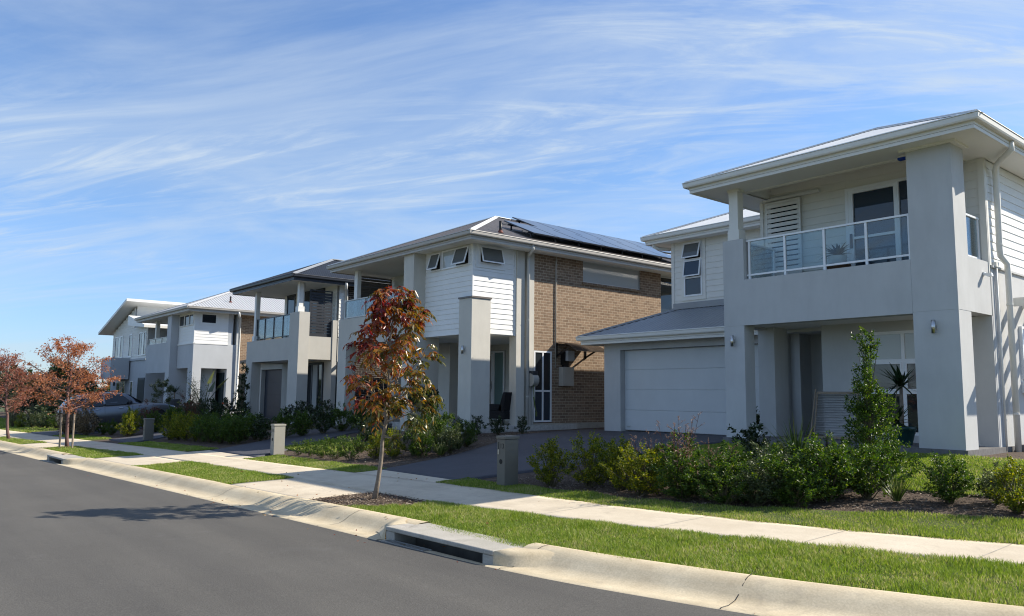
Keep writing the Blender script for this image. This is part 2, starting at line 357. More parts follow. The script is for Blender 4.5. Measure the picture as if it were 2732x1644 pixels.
adz = N(nt, 'ShaderNodeMath', operation='ADD'); adz.inputs[1].default_value = .16; nt.links.new(mxz.outputs[0], adz.inputs[0])
dx = N(nt, 'ShaderNodeMath', operation='DIVIDE'); dy = N(nt, 'ShaderNodeMath', operation='DIVIDE')
nt.links.new(sp.outputs['X'], dx.inputs[0]); nt.links.new(adz.outputs[0], dx.inputs[1]); nt.links.new(sp.outputs['Y'], dy.inputs[0]); nt.links.new(adz.outputs[0], dy.inputs[1])
cb = N(nt, 'ShaderNodeCombineXYZ'); nt.links.new(dx.outputs[0], cb.inputs[0]); nt.links.new(dy.outputs[0], cb.inputs[1])
def cloud(scale, rot, stretch, lo, hi, detail=9, rough=.62, dist=.8, loc=(0,0,0)):
    mp = N(nt, 'ShaderNodeMapping', vector_type='TEXTURE'); mp.inputs['Rotation'].default_value = (0,0,R(rot)); mp.inputs['Scale'].default_value = (stretch[0], stretch[1], 1); mp.inputs['Location'].default_value = loc
    nt.links.new(cb.outputs[0], mp.inputs[0])
    n = N(nt, 'ShaderNodeTexNoise', Scale=scale, Detail=float(detail), Roughness=rough, Distortion=dist); nt.links.new(mp.outputs[0], n.inputs['Vector'])
    r = N(nt, 'ShaderNodeMapRange', interpolation_type='SMOOTHSTEP'); r.inputs['From Min'].default_value = lo; r.inputs['From Max'].default_value = hi
    nt.links.new(n.outputs['Fac'], r.inputs['Value']); return r.outputs[0]
c1 = cloud(1.3, 44, (1.9, .75), .33, .72, 8, .6, .9, loc=(3.1, .4, 0))        # broad veil
c2 = cloud(2.6, 38, (2.3, .55), .42, .76, 11, .64, 2.6, (1.7, 5.2, 0))   # combed streaks
c3 = cloud(.8, 60, (1.3, .8), .36, .60, 4, .5, .5, (8.3, 2.0, 0))     # where the streaks are dense
m1 = N(nt, 'ShaderNodeMath', operation='MULTIPLY'); nt.links.new(c2, m1.inputs[0]); nt.links.new(c3, m1.inputs[1])
m2 = N(nt, 'ShaderNodeMath', operation='MULTIPLY_ADD'); m2.inputs[1].default_value = .52; nt.links.new(c1, m2.inputs[0])
m1b = N(nt, 'ShaderNodeMath', operation='MULTIPLY'); m1b.inputs[1].default_value = .60; nt.links.new(m1.outputs[0], m1b.inputs[0]); nt.links.new(m1b.outputs[0], m2.inputs[2])
m3 = N(nt, 'ShaderNodeMath', operation='MINIMUM'); m3.inputs[1].default_value = .92; nt.links.new(m2.outputs[0], m3.inputs[0])
mix = N(nt, 'ShaderNodeMixRGB'); nt.links.new(m3.outputs[0], mix.inputs[0]); tint = N(nt, 'ShaderNodeMixRGB', blend_type='MULTIPLY'); tint.inputs[0].default_value = 1; tint.inputs[2].default_value = (.66, .75, .93, 1); nt.links.new(sky.outputs[0], tint.inputs[1])
lowr = N(nt, 'ShaderNodeMapRange', interpolation_type='SMOOTHSTEP'); lowr.inputs['From Min'].default_value = 0; lowr.inputs['From Max'].default_value = .30; nt.links.new(sp.outputs['Z'], lowr.inputs['Value'])
lowm = N(nt, 'ShaderNodeMixRGB'); lowm.inputs[1].default_value = (.66, .80, 1.08, 1); lowm.inputs[2].default_value = (1, 1, 1, 1); nt.links.new(lowr.outputs[0], lowm.inputs[0])
tin2 = N(nt, 'ShaderNodeMixRGB', blend_type='MULTIPLY'); tin2.inputs[0].default_value = 1; nt.links.new(tint.outputs[0], tin2.inputs[1]); nt.links.new(lowm.outputs[0], tin2.inputs[2])
nt.links.new(tin2.outputs[0], mix.inputs[1]); mix.inputs[2].default_value = (3.45, 4.05, 4.75, 1)
nt.links.new(mix.outputs[0], bg.inputs[0])

sl = bpy.data.lights.new('sun', 'SUN'); sl.energy = 5.0; sl.angle = R(.53); sl.color = (1, .92, .79)
so = bpy.data.objects.new('sun', sl); COL.objects.link(so); so.rotation_euler = (-SUN).to_track_quat('-Z', 'Y').to_euler(); so.location = (0, 0, 40)

yaw, pitch, roll = R(50.181918), R(6.35721348), R(.58253244)
f = Vector((-math.sin(yaw)*math.cos(pitch), math.cos(yaw)*math.cos(pitch), math.sin(pitch)))
r0 = Vector((math.cos(yaw), math.sin(yaw), 0)); u0 = r0.cross(f)
rr = r0*math.cos(roll) + u0*math.sin(roll); uu = -r0*math.sin(roll) + u0*math.cos(roll)
cd = bpy.data.cameras.new('camera'); co = bpy.data.objects.new('camera', cd); COL.objects.link(co); SC.camera = co
co.matrix_world = Matrix(((rr.x, uu.x, -f.x, 0), (rr.y, uu.y, -f.y, 0), (rr.z, uu.z, -f.z, CAM_Z), (0,0,0,1)))
cd.sensor_width = 36; cd.lens = 780/1024*36; cd.clip_end = 6000; cd.clip_start = .05
SC.view_settings.view_transform = 'Standard'; SC.view_settings.look = 'None'; SC.view_settings.exposure = .66; SC.view_settings.gamma = 1
SC.cycles.use_denoising = True; SC.cycles.filter_width = 1.1
SC.cycles.max_bounces = 8; SC.cycles.transparent_max_bounces = 12
def campx(P):
    d = Vector(P) - Vector((0,0,CAM_Z)); return 512 + 780*d.dot(rr)/max(d.dot(f), .01), 308 - 780*d.dot(uu)/max(d.dot(f), .01), d.dot(f)

# ------------------------------------------------------------------ ground model
def smoothtab(xs, ys, lo, hi, step, win):
    t = np.arange(lo-3, hi+3, step); v = np.interp(t, xs, ys)
    xs = np.asarray(xs); s0 = (ys[1]-ys[0])/(xs[1]-xs[0]); s1 = (ys[-1]-ys[-2])/(xs[-1]-xs[-2])
    v = np.where(t < xs[0], ys[0]+s0*(t-xs[0]), v); v = np.where(t > xs[-1], ys[-1]+s1*(t-xs[-1]), v)
    k = max(1, int(win/step)); ker = np.hanning(k+2); ker /= ker.sum(); return t, np.convolve(np.pad(v, k, 'edge'), ker, 'same')[k:-k]
_ex, _ey = smoothtab([-120,-70,-29.2,-20,-12.24,-8.8,-6.3,-5.1,-3.5,-1.5,1,5,12], [-1.5,1.2,3.59,4.06,4.47,4.66,4.76,4.91,5.27,5.97,7.1,9.3,13.6], -125, 15, .05, 1.8)
def E(X): return np.interp(X, _ex, _ey)
_px, _py = smoothtab([-30,-3,0,.65,2.2,3.5,4.2,9,30,80], [.5,.04,.0,.125,.17,.21,.26,.72,1.0,1.3], -40, 90, .05, 1.0)
def G(X, Y):
    X = np.asarray(X, float); Y = np.asarray(Y, float)
    z = np.where(X < 0, .0105*(np.maximum(X, -90)+5), .0525)
    return z + np.interp(Y-E(X), _px, _py)
def g(x, y): return float(G(x, y))
_fx, _fy = smoothtab([-120,-50,-34,-27.4,-22,-14.7,-10.8,-9.6,-7.95,-6.26,-4.84,-3.68,-2.52,0,6], [-.4,3.6,4.75,5.38,5.95,6.35,6.43,6.45,6.66,6.93,7.27,7.6,7.97,8.95,12], -125, 15, .05, .8)
def PF(X): return np.interp(X, _fx, _fy)             # street side of the footpath
_bx, _by = smoothtab([-120,-50,-30.5,-23.7,-15,-11,-9.5,-7.2,-5.5,-4.1,-2.8,0,6], [.95,5.0,6.35,6.95,7.5,7.82,7.88,7.97,8.21,8.5,8.95,10.0,13], -125, 15, .05, .8)
def PB(X): return np.interp(X, _bx, _by)             # house side of the footpath
_sx, _sy = smoothtab([-120,-50,-30,-23,-17,-11,-7,-5.5,-3.2,0,6], [1.9,5.9,7.25,7.95,8.22,8.42,8.56,9.1,10.1,11.3,14], -125, 15, .05, .8)
def SB(X): return np.interp(X, _sx, _sy)             # back of the mown strip

def strip(name, x0, x1, fa, fb, dz, mat, parent=None, nx=.25, ny=.25, z=None, skirt=0):
    """sheet over x0..x1 between Y=fa(x) and Y=fb(x), lying dz above the terrain"""
    n = max(2, int(abs(x1-x0)/nx)+1); xs = np.linspace(x0, x1, n)
    a = np.array([float(fa(x)) for x in xs]); b = np.array([float(fb(x)) for x in xs])
    m = max(2, int(np.max(np.abs(b-a))/ny)+1); t = np.linspace(0, 1, m)
    X = np.repeat(xs[:,None], m, 1); Y = a[:,None]*(1-t) + b[:,None]*t
    Z = (G(X, Y) if z is None else z(X, Y)) + dz
    V = np.stack([X, Y, Z], -1).reshape(-1, 3)
    i, j = np.meshgrid(np.arange(n-1), np.arange(m-1), indexing='ij'); k = (i*m+j).ravel()
    F = np.stack([k, k+m, k+m+1, k+1], 1)
    if skirt:
        ring = [i*m for i in range(n)] + [(n-1)*m+j for j in range(1, m)] + [i*m+m-1 for i in range(n-2, -1, -1)] + list(range(m-2, 0, -1))
        low = V[ring].copy(); low[:,2] -= skirt; b0 = len(V); V = np.vstack([V, low]); L = len(ring)
        F = np.vstack([F, [(ring[q], b0+q, b0+(q+1)%L, ring[(q+1)%L]) for q in range(L)]])
    o = np_mesh(name, V, F, mat, parent); return o

# far ground, one sheet to the horizon with the modelled terrain in the middle
xs = np.concatenate([[-3000,-1200,-500,-250,-160], np.arange(-120, 14.1, 1.0), [25,60,150,500,1500,3000]])
ys = np.concatenate([[-3000,-900,-300,-120,-60,-30], np.arange(-20, 45.1, .5), [60,120,300,900,3000]])
XX, YY = np.meshgrid(xs, ys, indexing='ij')
ZZ = G(np.clip(XX, -120, 14), np.clip(YY, -22, 60)) - .16
m_ = len(ys); i, j = np.meshgrid(np.arange(len(xs)-1), np.arange(m_-1), indexing='ij'); k = (i*m_+j).ravel()
tag(np_mesh('ground', np.stack([XX, YY, ZZ], -1).reshape(-1,3), np.stack([k, k+m_, k+m_+1, k+1], 1), M['far']), kind='structure')
tag(strip('road', -110, 13, lambda x: E(x)-8.5, E, .006, M['asphalt'], nx=.4, ny=.4), kind='structure')
tag(strip('far_verge', -110, 13, lambda x: E(x)-14, lambda x: E(x)-8.5, .05, M['lawn'], nx=1, ny=1), kind='structure')

# kerb and gutter: swept profile, cut where the drain inlets sit; dropped at the driveway crossings
APRON = [(-13.95,-11.05), (-22.2,-18.85), (-30.6,-27.6), (-39.6,-36.4)]
INLET = [(-23.75,-22.15), (-7.99,-6.10)]
def drop(x):
    d = 0
    for a, b in APRON:
        t = min((x-(a-.5))/.9, ((b+.5)-x)/.9); d = max(d, min(1, max(0, t)))
    return d*d*(3-2*d)
KPROF = [(-.02,.004), (0,.012), (.16,-.004), (.30,.004), (.38,.035), (.46,.085), (.54,.120), (.60,.134), (.68,.138), (.72,.136), (.74,.02)]
def kerb(x0, x1):
    n = max(2, int((x1-x0)/.15)+1); V = []
    for x in np.linspace(x0, x1, n):
        e = float(E(x)); sl = float(E(x+.1)-E(x-.1))/.2; L = math.hypot(1, sl); nx, ny = -sl/L, 1/L
        dr = drop(x); zb = g(x, e)
        for d, h in KPROF:
            hh = h if h < .01 else h*(1-.06*dr)
            V.append((x+nx*d, e+ny*d, zb+hh))
    K = len(KPROF); F = [(a*K+b, (a+1)*K+b, (a+1)*K+b+1, a*K+b+1) for a in range(n-1) for b in range(K-1)]
    return V, F
V = []; F = []
segs = [(-110, INLET[0][0]), (INLET[0][1], INLET[1][0]), (INLET[1][1], 12)]
for a, b in segs:
    v, f_ = kerb(a, b); F += [tuple(len(V)+i for i in q) for q in f_]; V += v
ko = np_mesh('kerb', V, F, M['kerbc']); tag(ko, kind='structure')
for p in ko.data.polygons: p.use_smooth = True
# contraction joints in the kerb: thin dark saw cuts
mb = MB()
for x in (-3.72, -5.9, -9.35, -11.2, -13.2, -15.9, -18.6, -20.0, -24.3, -27.0):
    e = float(E(x)); sl = float(E(x+.1)-E(x-.1))/.2; dr = drop(x)
    pr = [(d, (h if h < .01 else h*(1-.06*dr))+.007) for d, h in KPROF[:-1]]
    for (d0, h0), (d1, h1) in zip(pr, pr[1:]):
        z = g(x, e); mb.quad((x-sl*d0-.004, e+d0, z+h0), (x-sl*d0+.004, e+d0, z+h0), (x-sl*d1+.004, e+d1, z+h1), (x-sl*d1-.004, e+d1, z+h1))
tag(mb.build('kerb_joint', M['black']), kind='structure')

VBK = lambda x: E(x)+.71
GR = lambda x: PF(x)
tag(strip('verge', -110, 13, lambda x: E(x)+(.43 if -7.97 < x < -6.12 else .69), PF, -.012, M['lawn'], nx=.2), kind='structure')
tag(strip('yard', -75, 4, PB, lambda x: 27, -.03, M['soil'], nx=.3, ny=.3), kind='structure')
tag(strip('footpath', -110, 13, PF, PB, .004, M['conc'], nx=.25, ny=.2, skirt=.08), kind='structure')
# concrete crossings between kerb and footpath, then dark driveways up to the garages
for n_, (a, b) in enumerate(APRON):
    tag(strip('driveway_crossing', a, b, lambda x: E(x)+.725, lambda x: PF(x)+.02, .000, M['conc'], nx=.2, ny=.15, skirt=.03), kind='structure')
def drive(name, pts, dz=.006):
    """pts rows (y, xl, xr): a paved run widening to the garage"""
    ys = np.array([p[0] for p in pts]); n = int((ys[-1]-ys[0])/.2)+2; Y = np.linspace(ys[0], ys[-1], n)
    xl = np.interp(Y, ys, [p[1] for p in pts]); xr = np.interp(Y, ys, [p[2] for p in pts]); m = 18; t = np.linspace(0, 1, m)
    X = xl[:,None]*(1-t)+xr[:,None]*t; YY = np.repeat(Y[:,None], m, 1)
    V = np.stack([X, YY, G(X, YY)+dz], -1).reshape(-1,3); i, j = np.meshgrid(np.arange(n-1), np.arange(m-1), indexing='ij'); k = (i*m+j).ravel(); F = np.stack([k, k+m, k+m+1, k+1], 1)
    ring = [q*m for q in range(n)] + [(n-1)*m+q for q in range(1, m)] + [q*m+m-1 for q in range(n-2, -1, -1)] + list(range(m-2, 0, -1)); low = V[ring].copy(); low[:,2] -= .09; b0 = len(V); V = np.vstack([V, low]); L = len(ring)
    F = np.vstack([F, [(ring[q], b0+q, b0+(q+1)%L, ring[(q+1)%L]) for q in range(L)]])
    return tag(np_mesh(name, V, F, M['drive']), kind='structure')
DR1 = [(8.18,-13.9,-11.3),(9.3,-14.05,-11.0),(10.2,-14.2,-10.7),(12.05,-15.0,-10.2),(13.5,-15.9,-10.1),(16.0,-16.6,-10.1),(17.0,-16.6,-10.1)]
DR2 = [(7.62,-22.1,-18.9),(8.4,-22.5,-19.6),(9.6,-23.1,-20.3),(11.8,-25.0,-21.9),(13.4,-25.4,-22.2),(16.0,-25.6,-22.2)]
DR3 = [(7.02,-30.7,-27.9),(8.4,-31.2,-29.0),(10,-33.5,-30.2),(13,-38,-33.6),(15.8,-38.4,-34.4)]
DR4 = [(6.2,-39.6,-35.4),(9,-40,-35.2),(15.5,-48.4,-45.0)]
for d_ in (DR1, DR2, DR3): drive('driveway', d_)
drive('driveway', [(5.95,-39.6,-35.3),(10,-39.8,-35.2),(12.6,-40.2,-35.2)])
tag(strip('driveway_edging', -13.95, -11.05, lambda x: PB(x)-.005, lambda x: 8.19, .001, M['conc'], nx=.2, ny=.15), kind='structure')
tag(strip('driveway_edging', -22.2, -18.85, lambda x: PB(x)-.005, lambda x: 7.63, .001, M['conc'], nx=.2, ny=.15), kind='structure')
# tooled joints across the footpath
mb = MB()
for x in (-2.9, -4.35, -5.95, -7.55, -9.1, -10.9, -13.9, -16.0, -18.85, -22.2, -25.0, -27.6, -30.6):
    a, b = float(PF(x))+.03, float(PB(x))-.03
    for q in range(6):
        y0, y1 = a+(b-a)*q/6, a+(b-a)*(q+1)/6
        mb.quad((x-.004, y0, g(x,y0)+.0075), (x+.004, y0, g(x,y0)+.0075), (x+.004, y1, g(x,y1)+.0075), (x-.004, y1, g(x,y1)+.0075))
for a, b in APRON[:3]:
    for xx in np.linspace(a, b, 8)[:-1]:
        y0, y1 = float(PF(xx))+.03, float(PF(xx+(b-a)/7))+.03
        mb.quad((xx, y0-.004, g(xx,y0)+.0075), (xx+(b-a)/7, y1-.004, g(xx+(b-a)/7,y1)+.0075), (xx+(b-a)/7, y1+.004, g(xx+(b-a)/7,y1)+.0075), (xx, y0+.004, g(xx,y0)+.0075))
tag(mb.build('paving_joint', M['pitc']), kind='structure')
# mown strips and front lawn
def lawn(name, x0, x1, fa, fb, dz=.004): return tag(strip(name, x0, x1, fa, fb, dz, M['lawn'], nx=.2, ny=.2, skirt=.06), kind='structure')
lawn('lawn', -11.3, 4, PB, SB)
lawn('lawn', -18.7, -13.85, PB, SB)
lawn('lawn', -27.6, -22.4, PB, lambda x: SB(x)-.1)
lawn('lawn', -35.2, -31.0, PB, SB)
lawn('lawn', -75, -40, PB, lambda x: SB(x)+2.2)
H1LB = lambda x: 10.9 if x < -5.2 else float(np.interp(x, [-5.2,-3,4], [10.9, 11.3, 13.4]))
lawn('lawn', -9.9, 3, H1LB, lambda x: 14.2, -.004)
lawn('lawn', -20.6, -17.6, lambda x: 8.9, lambda x: 10.6, -.004)

# ------------------------------------------------------------------ drain inlets
def inlet(x0, x1, label):
    e0, e1 = float(E(x0)), float(E(x1)); t = thing('kerb_inlet', label, 'drain inlet', (x0, e0, g(x0, e0)))
    d = Vector((x1-x0, e1-e0, 0)); L = d.length; d.normalize(); n = Vector((-d.y, d.x, 0)); o = Vector((x0, e0, g(x0, e0)))
    def obox(mb, a0, a1, n0, n1, z0, z1):
        vs = [o + d*a + n*b + Vector((0,0,z)) for z in (z0, z1) for a, b in ((a0,n0),(a1,n0),(a1,n1),(a0,n1))]
        mb.add(vs, [(0,3,2,1),(4,5,6,7),(0,1,5,4),(1,2,6,5),(2,3,7,6),(3,0,4,7)])
    mb = MB(); obox(mb, .0, L, .10, .43, .103, .152); mb.build('lintel', M['pitc'], t, bevel=.012)
    for a0, a1 in ((.0,.17), (L-.17,L)): mb = MB(); obox(mb, a0, a1, .11, .42, -.12, .101); mb.build('end_block', M['pitc'], t, bevel=.01)
    mb = MB(); obox(mb, .17, L-.17, .41, .44, -.14, .101); obox(mb, .17, L-.17, .128, .41, -.13, -.10); mb.build('pit_wall', M['pitshade'], t)
    mb = MB(); obox(mb, -.0, L+.0, -.002, .125, -.14, .004); mb.build('apron', M['kerbc'], t)
    mb = MB(); obox(mb, .0, L, .43, .72, .05, .125); mb.build('haunch', M['pitc'], t)
    # curved wings tying the lintel back into the kerb
    base = [(.10,.0),(.102,.03),(.105,.06),(.108,.10),(.112,.148),(.25,.152),(.42,.150)]
    for sgn, a in ((-1, .0), (1, L)):
        mb = MB(); vs = []; K = 7
        for k in range(9):
            q = k/8; aa = a + sgn*.5*q; bl = q*q*(3-2*q)
            for (bd, bh), (dd, h) in zip(base, KPROF[3:-1]): vs.append(o + d*aa + n*(bd*(1-bl)+(dd-.0)*bl) + Vector((0,0,bh*(1-bl)+(h+.003)*bl)))
        mb.add(vs, [(a_*K+b_, (a_+1)*K+b_, (a_+1)*K+b_+1, a_*K+b_+1) for a_ in range(8) for b_ in range(K-1)])
        mb.build('wing', M['kerbc'], t, smooth=True)
    mb = MB()
    for k in range(13): obox(mb, .10+k*.06, .12+k*.06, .0, .10, .006, .016)
    obox(mb, .08, .88, -.012, .002, .005, .018); obox(mb, .08, .88, .10, .114, .005, .018)
    mb.build('grate', M['grate'], t)
    return t
inlet(-7.98, -6.11, 'long concrete kerb inlet with a dark slot beside the near grass verge')
inlet(-23.74, -22.16, 'small far kerb inlet with a dark mouth below the second street tree')
# ------------------------------------------------------------------ house kit
def corr(polys, pitch=.076, amp=.009, seg=6):
    """ribbed steel sheets clipped to planar polygons; first two points of each are its eave, counter-clockwise from above"""
    V = []; F = []
    for poly in polys:
        P = [Vector(p) for p in poly]; e = (P[1]-P[0]).normalized(); n = (P[1]-P[0]).cross(P[2]-P[1]).normalized()
        if n.z < 0: n = -n
        s = n.cross(e)
        us = [(p-P[0]).dot(e) for p in P]; vs = [(p-P[0]).dot(s) for p in P]
        u = np.arange(min(us)-pitch, max(us)+pitch, pitch/seg); bm = bmesh.new(); rows = []
        for v in (min(vs)-.02, max(vs)+.02):
            rows.append([bm.verts.new(P[0]+e*float(a)+s*v+n*(amp*math.sin(2*math.pi*a/pitch))) for a in u])
        for a in range(len(u)-1): bm.faces.new((rows[0][a], rows[0][a+1], rows[1][a+1], rows[1][a]))
        for a in range(len(P)):
            p, q = P[a], P[(a+1) % len(P)]; no = (q-p).cross(n)
            bmesh.ops.bisect_plane(bm, geom=bm.verts[:]+bm.edges[:]+bm.faces[:], plane_co=p, plane_no=no, clear_outer=True)
        bm.verts.ensure_lookup_table(); bm.verts.index_update(); b = len(V); V += [tuple(v.co) for v in bm.verts]; F += [tuple(b+v.index for v in fc.verts) for fc in bm.faces]; bm.free()
    mb = MB(); mb.add(V, F); return mb

def hip(root, x0, x1, y0, y1, ze, tp, rm, tm, sm, cp=.076, soffit=True, capm=None, fascia=None):
    """hipped roof over a rectangle of gutters; returns its roof part"""
    i = .05; X0, X1, Y0, Y1 = x0+i, x1-i, y0+i, y1-i; z = ze-.015; dx, dy = X1-X0, Y1-Y0
    if dx <= dy:
        h = dx/2; A = ((X0+X1)/2, Y0+h, z+h*tp); B = ((X0+X1)/2, Y1-h, z+h*tp)
        polys = [[(X0,Y0,z),(X1,Y0,z),A], [(X1,Y0,z),(X1,Y1,z),B,A], [(X1,Y1,z),(X0,Y1,z),B], [(X0,Y1,z),(X0,Y0,z),A,B]]
        hips = [((X0,Y0,z),A),((X1,Y0,z),A),((X1,Y1,z),B),((X0,Y1,z),B),(A,B)]
    else:
        h = dy/2; A = (X0+h, (Y0+Y1)/2, z+h*tp); B = (X1-h, (Y0+Y1)/2, z+h*tp)
        polys = [[(X0,Y0,z),(X1,Y0,z),B,A], [(X1,Y0,z),(X1,Y1,z),B], [(X1,Y1,z),(X0,Y1,z),A,B], [(X0,Y1,z),(X0,Y0,z),A]]
        hips = [((X0,Y0,z),A),((X1,Y0,z),B),((X1,Y1,z),B),((X0,Y1,z),A),(A,B)]
    ro = corr(polys, cp, .009 if cp < .1 else .016).build('roof', rm, root, smooth=True)
    mb = MB()
    for a, b in hips:
        a = Vector(a); b = Vector(b); d = (b-a).normalized(); sd = d.cross(Vector((0,0,1))).normalized()
        up = Vector((0,0,.02)); w = .12; dr = Vector((0,0,-.035))
        mb.quad(a+up, b+up, b+sd*w+up+dr, a+sd*w+up+dr); mb.quad(b+up, a+up, a-sd*w+up+dr, b-sd*w+up+dr)
        mb.tube([a+up*1.2, b+up*1.2], .022, 6)
    mb.build('ridge_cap', capm or rm, ro)
    eaves(root, x0, x1, y0, y1, ze, tm, sm, soffit, fascia)
    return ro
def eaves(root, x0, x1, y0, y1, ze, tm, sm, soffit=True, fascia=None):
    gut = [(0,-.02),(.012,0),(.03,-.012),(.012,-.03),(.02,-.10),(.035,-.125),(.115,-.125),(.115,-.02)]
    mb = MB()   # quad gutter profile on all four sides with mitred corners
    ring = []
    for d, h in gut: ring.append([(x0+d,y0+d,ze+h),(x1-d,y0+d,ze+h),(x1-d,y1-d,ze+h),(x0+d,y1-d,ze+h)])
    vs = [p for r in ring for p in r]; K = len(gut)
    mb.add(vs, [(k*4+c, k*4+(c+1)%4, ((k+1)%K)*4+(c+1)%4, ((k+1)%K)*4+c) for k in range(K) for c in range(4)])
    mb.build('gutter', tm, root)
    mb = MB(); d = .122
    for a in range(2):
        zz = (ze-.245, ze-.185) if a == 0 else (ze-.18, ze-.10); q = d if a == 0 else d-.008
        mb.box(x0+q, x1-q, y0+q, y0+q+.03, *zz); mb.box(x0+q, x1-q, y1-q-.03, y1-q, *zz)
        mb.box(x0+q, x0+q+.03, y0+q+.03, y1-q-.03, *zz); mb.box(x1-q-.03, x1-q, y0+q+.03, y1-q-.03, *zz)
    mb.build('fascia', fascia or tm, root)
    if soffit:
        mb = MB(); mb.box(x0+.153, x1-.153, y0+.153, y1-.153, ze-.215, ze-.195); mb.build('soffit', sm, root)

def clad(mb, W, u0, u1, z0, z1, h=.155, t=.018):
    """lapped weatherboards as real wedges"""
    n = int(math.ceil((z1-z0)/h-1e-6))
    for k in range(n):
        a = z0+k*h; b = min(z1, a+h)
        p = [W.P(u0,a,t), W.P(u1,a,t), W.P(u1,b,.004), W.P(u0,b,.004), W.P(u0,a,0), W.P(u1,a,0), W.P(u1,b,0), W.P(u0,b,0)]
        mb.add(p, [(0,1,2,3),(4,5,1,0),(4,0,3,7),(1,5,6,2)])
    return mb
def hinge(W, u, z, n, z1, a):
    dz = z1-z; return W.P(u, z1-dz*math.cos(a)+n*math.sin(a)*.0, n*math.cos(a)+dz*math.sin(a))
def frame4(mb, W, u0, u1, z0, z1, w, n0, n1, a=0, hz=None):
    """four mitred-looking frame members; a = opening angle about the top edge"""
    hz = z1 if hz is None else hz
    for (c0, c1, d0, d1) in ((u0,u1,z1-w,z1),(u0,u1,z0,z0+w),(u0,u0+w,z0+w,z1-w),(u1-w,u1,z0+w,z1-w)):
        vs = [hinge(W, u, z, n, hz, a) for n in (n0, n1) for u, z in ((c0,d0),(c1,d0),(c1,d1),(c0,d1))]
        mb.add(vs, [(0,3,2,1),(4,5,6,7),(0,1,5,4),(1,2,6,5),(2,3,7,6),(3,0,4,7)])
def window(root, W, u0, u1, z0, z1, lights, fm='alu', casing=0, cm='trim', name='window', fw=.045):
    """lights: (u0,u1,z0,z1,glass,open_degrees) ; the window's frame is the part, its panes and sashes are sub-parts"""
    mb = MB(); frame4(mb, W, u0, u1, z0, z1, fw, 0.0, .05)
    for l in lights: pass
    us = sorted({round(l[0],3) for l in lights}); zs = sorted({round(l[2],3) for l in lights})
    for u in us:
        if u > u0+.1: W.box(mb, u-fw*.55, u+fw*.55, z0+fw, z1-fw, .001, .046)
    for z in zs:
        if z > z0+.1: W.box(mb, u0+fw, u1-fw, z-fw*.55, z+fw*.55, .001, .044)
    wo_ = mb.build(name, M[fm], root)
    if casing:
        mb = MB(); frame4(mb, W, u0-casing, u1+casing, z0-casing, z1+casing, casing, .0, .034); mb.build('casing', M[cm], wo_)
    for l in lights:
        a, b, c, d, gm = l[:5]; op = R(l[5]) if len(l) > 5 else 0
        a += fw*.5; b -= fw*.5; c += fw*.5; d -= fw*.5
        mb = MB(); n = .024
        if op:
            mb.quad(W.P(a,c,n), W.P(b,c,n), W.P(b,d,n), W.P(a,d,n)); mb.build('opening_shade', M['black'], wo_)  # black sheet standing in for the unlit opening behind the tilted sash
            s = MB(); frame4(s, W, a, b, c, d, .036, .045, .075, op); so_ = s.build('sash', M[fm], wo_)
            mb = MB(); q = [hinge(W,u,z,.058,d,op) for u, z in ((a+.03,c+.03),(b-.03,c+.03),(b-.03,d-.03),(a+.03,d-.03))]; mb.quad(*q)
            mb.build('pane', M[gm], wo_)
        else:
            n = .026; mb.quad(W.P(a,c,n), W.P(b,c,n), W.P(b,d,n), W.P(a,d,n)); mb.build('pane', M[gm], wo_)
            if len(l) > 6: s = MB(); frame4(s, W, a, b, c, d, .034, .028, .060); s.build('sash', M[fm], wo_)
    return wo_
def garage_door(root, W, u0, u1, z0, z1, n, mat):
    """sectional door: panels with a recessed line between them"""
    mb = MB(); h = (z1-z0)/n
    for k in range(n): W.box(mb, u0, u1, z0+k*h+.005, z0+(k+1)*h-.005, .0, .04)
    W.box(mb, u0, u1, z0, z1, -.03, .025)
    return mb.build('garage_door', mat, root, bevel=.006)
def railing(root, pts, zb, zt, posts, mat, gl='clear', bw=.045, bz=.11, extra=None):
    """balustrade along a straight run from pts[0] to pts[1]; posts given as 0..1 fractions"""
    a, b = Vector((*pts[0], 0)), Vector((*pts[1], 0)); Z = lambda z: Vector((0,0,z))
    mb = MB(); mb.bar(a+Z(zt), b+Z(zt), bw+.015, .035); ra = mb.build('railing', mat, root); mb = MB(); mb.bar(a+Z(zb+bz), b+Z(zb+bz), bw*.8, .035); mb.build('bottom_rail', mat, ra)
    for t in posts:
        p = a.lerp(b, t); MB().bar(p+Z(zb), p+Z(zt-.018), bw, bw).build('post', mat, ra)
    d = (b-a).normalized(); L = (b-a).length
    for t0, t1 in zip(posts, posts[1:]):
        p = a.lerp(b, t0)+d*.035; q = a.lerp(b, t1)-d*.035
        MB().bar((p+q)/2+Z(zb+bz+.02), (p+q)/2+Z(zt-.02), (q-p).length if abs(d.x) > .5 else .010, .010 if abs(d.x) > .5 else (q-p).length, up=(0,1,0)).build('glass_panel', M[gl], ra)
    return ra
def downpipe(root, pts, mat, rad=.05, clips=()):
    p = MB().tube(pts, rad, 10).build('downpipe', mat, root, smooth=True)
    if clips:
        mb = MB()
        for c in clips: mb.tube([(c[0],c[1],c[2]-.015),(c[0],c[1],c[2]+.015)], rad+.008, 10)
        mb.build('clip', mat, p)
    return p
def wall_light(root, W, u, z, mat='steel'):
    mb = MB(); c = W.P(u, z, .075)
    mb.tube([(c[0],c[1],c[2]-.115),(c[0],c[1],c[2]+.115)], .036, 14)
    o = mb.build('wall_light', M[mat], root, smooth=True)
    m2 = MB(); W.box(m2, u-.03, u+.03, z-.035, z+.035, 0, .05); m2.build('bracket', M[mat], o)
    o.data.polygons[len(o.data.polygons)-1].use_smooth = False
    return o
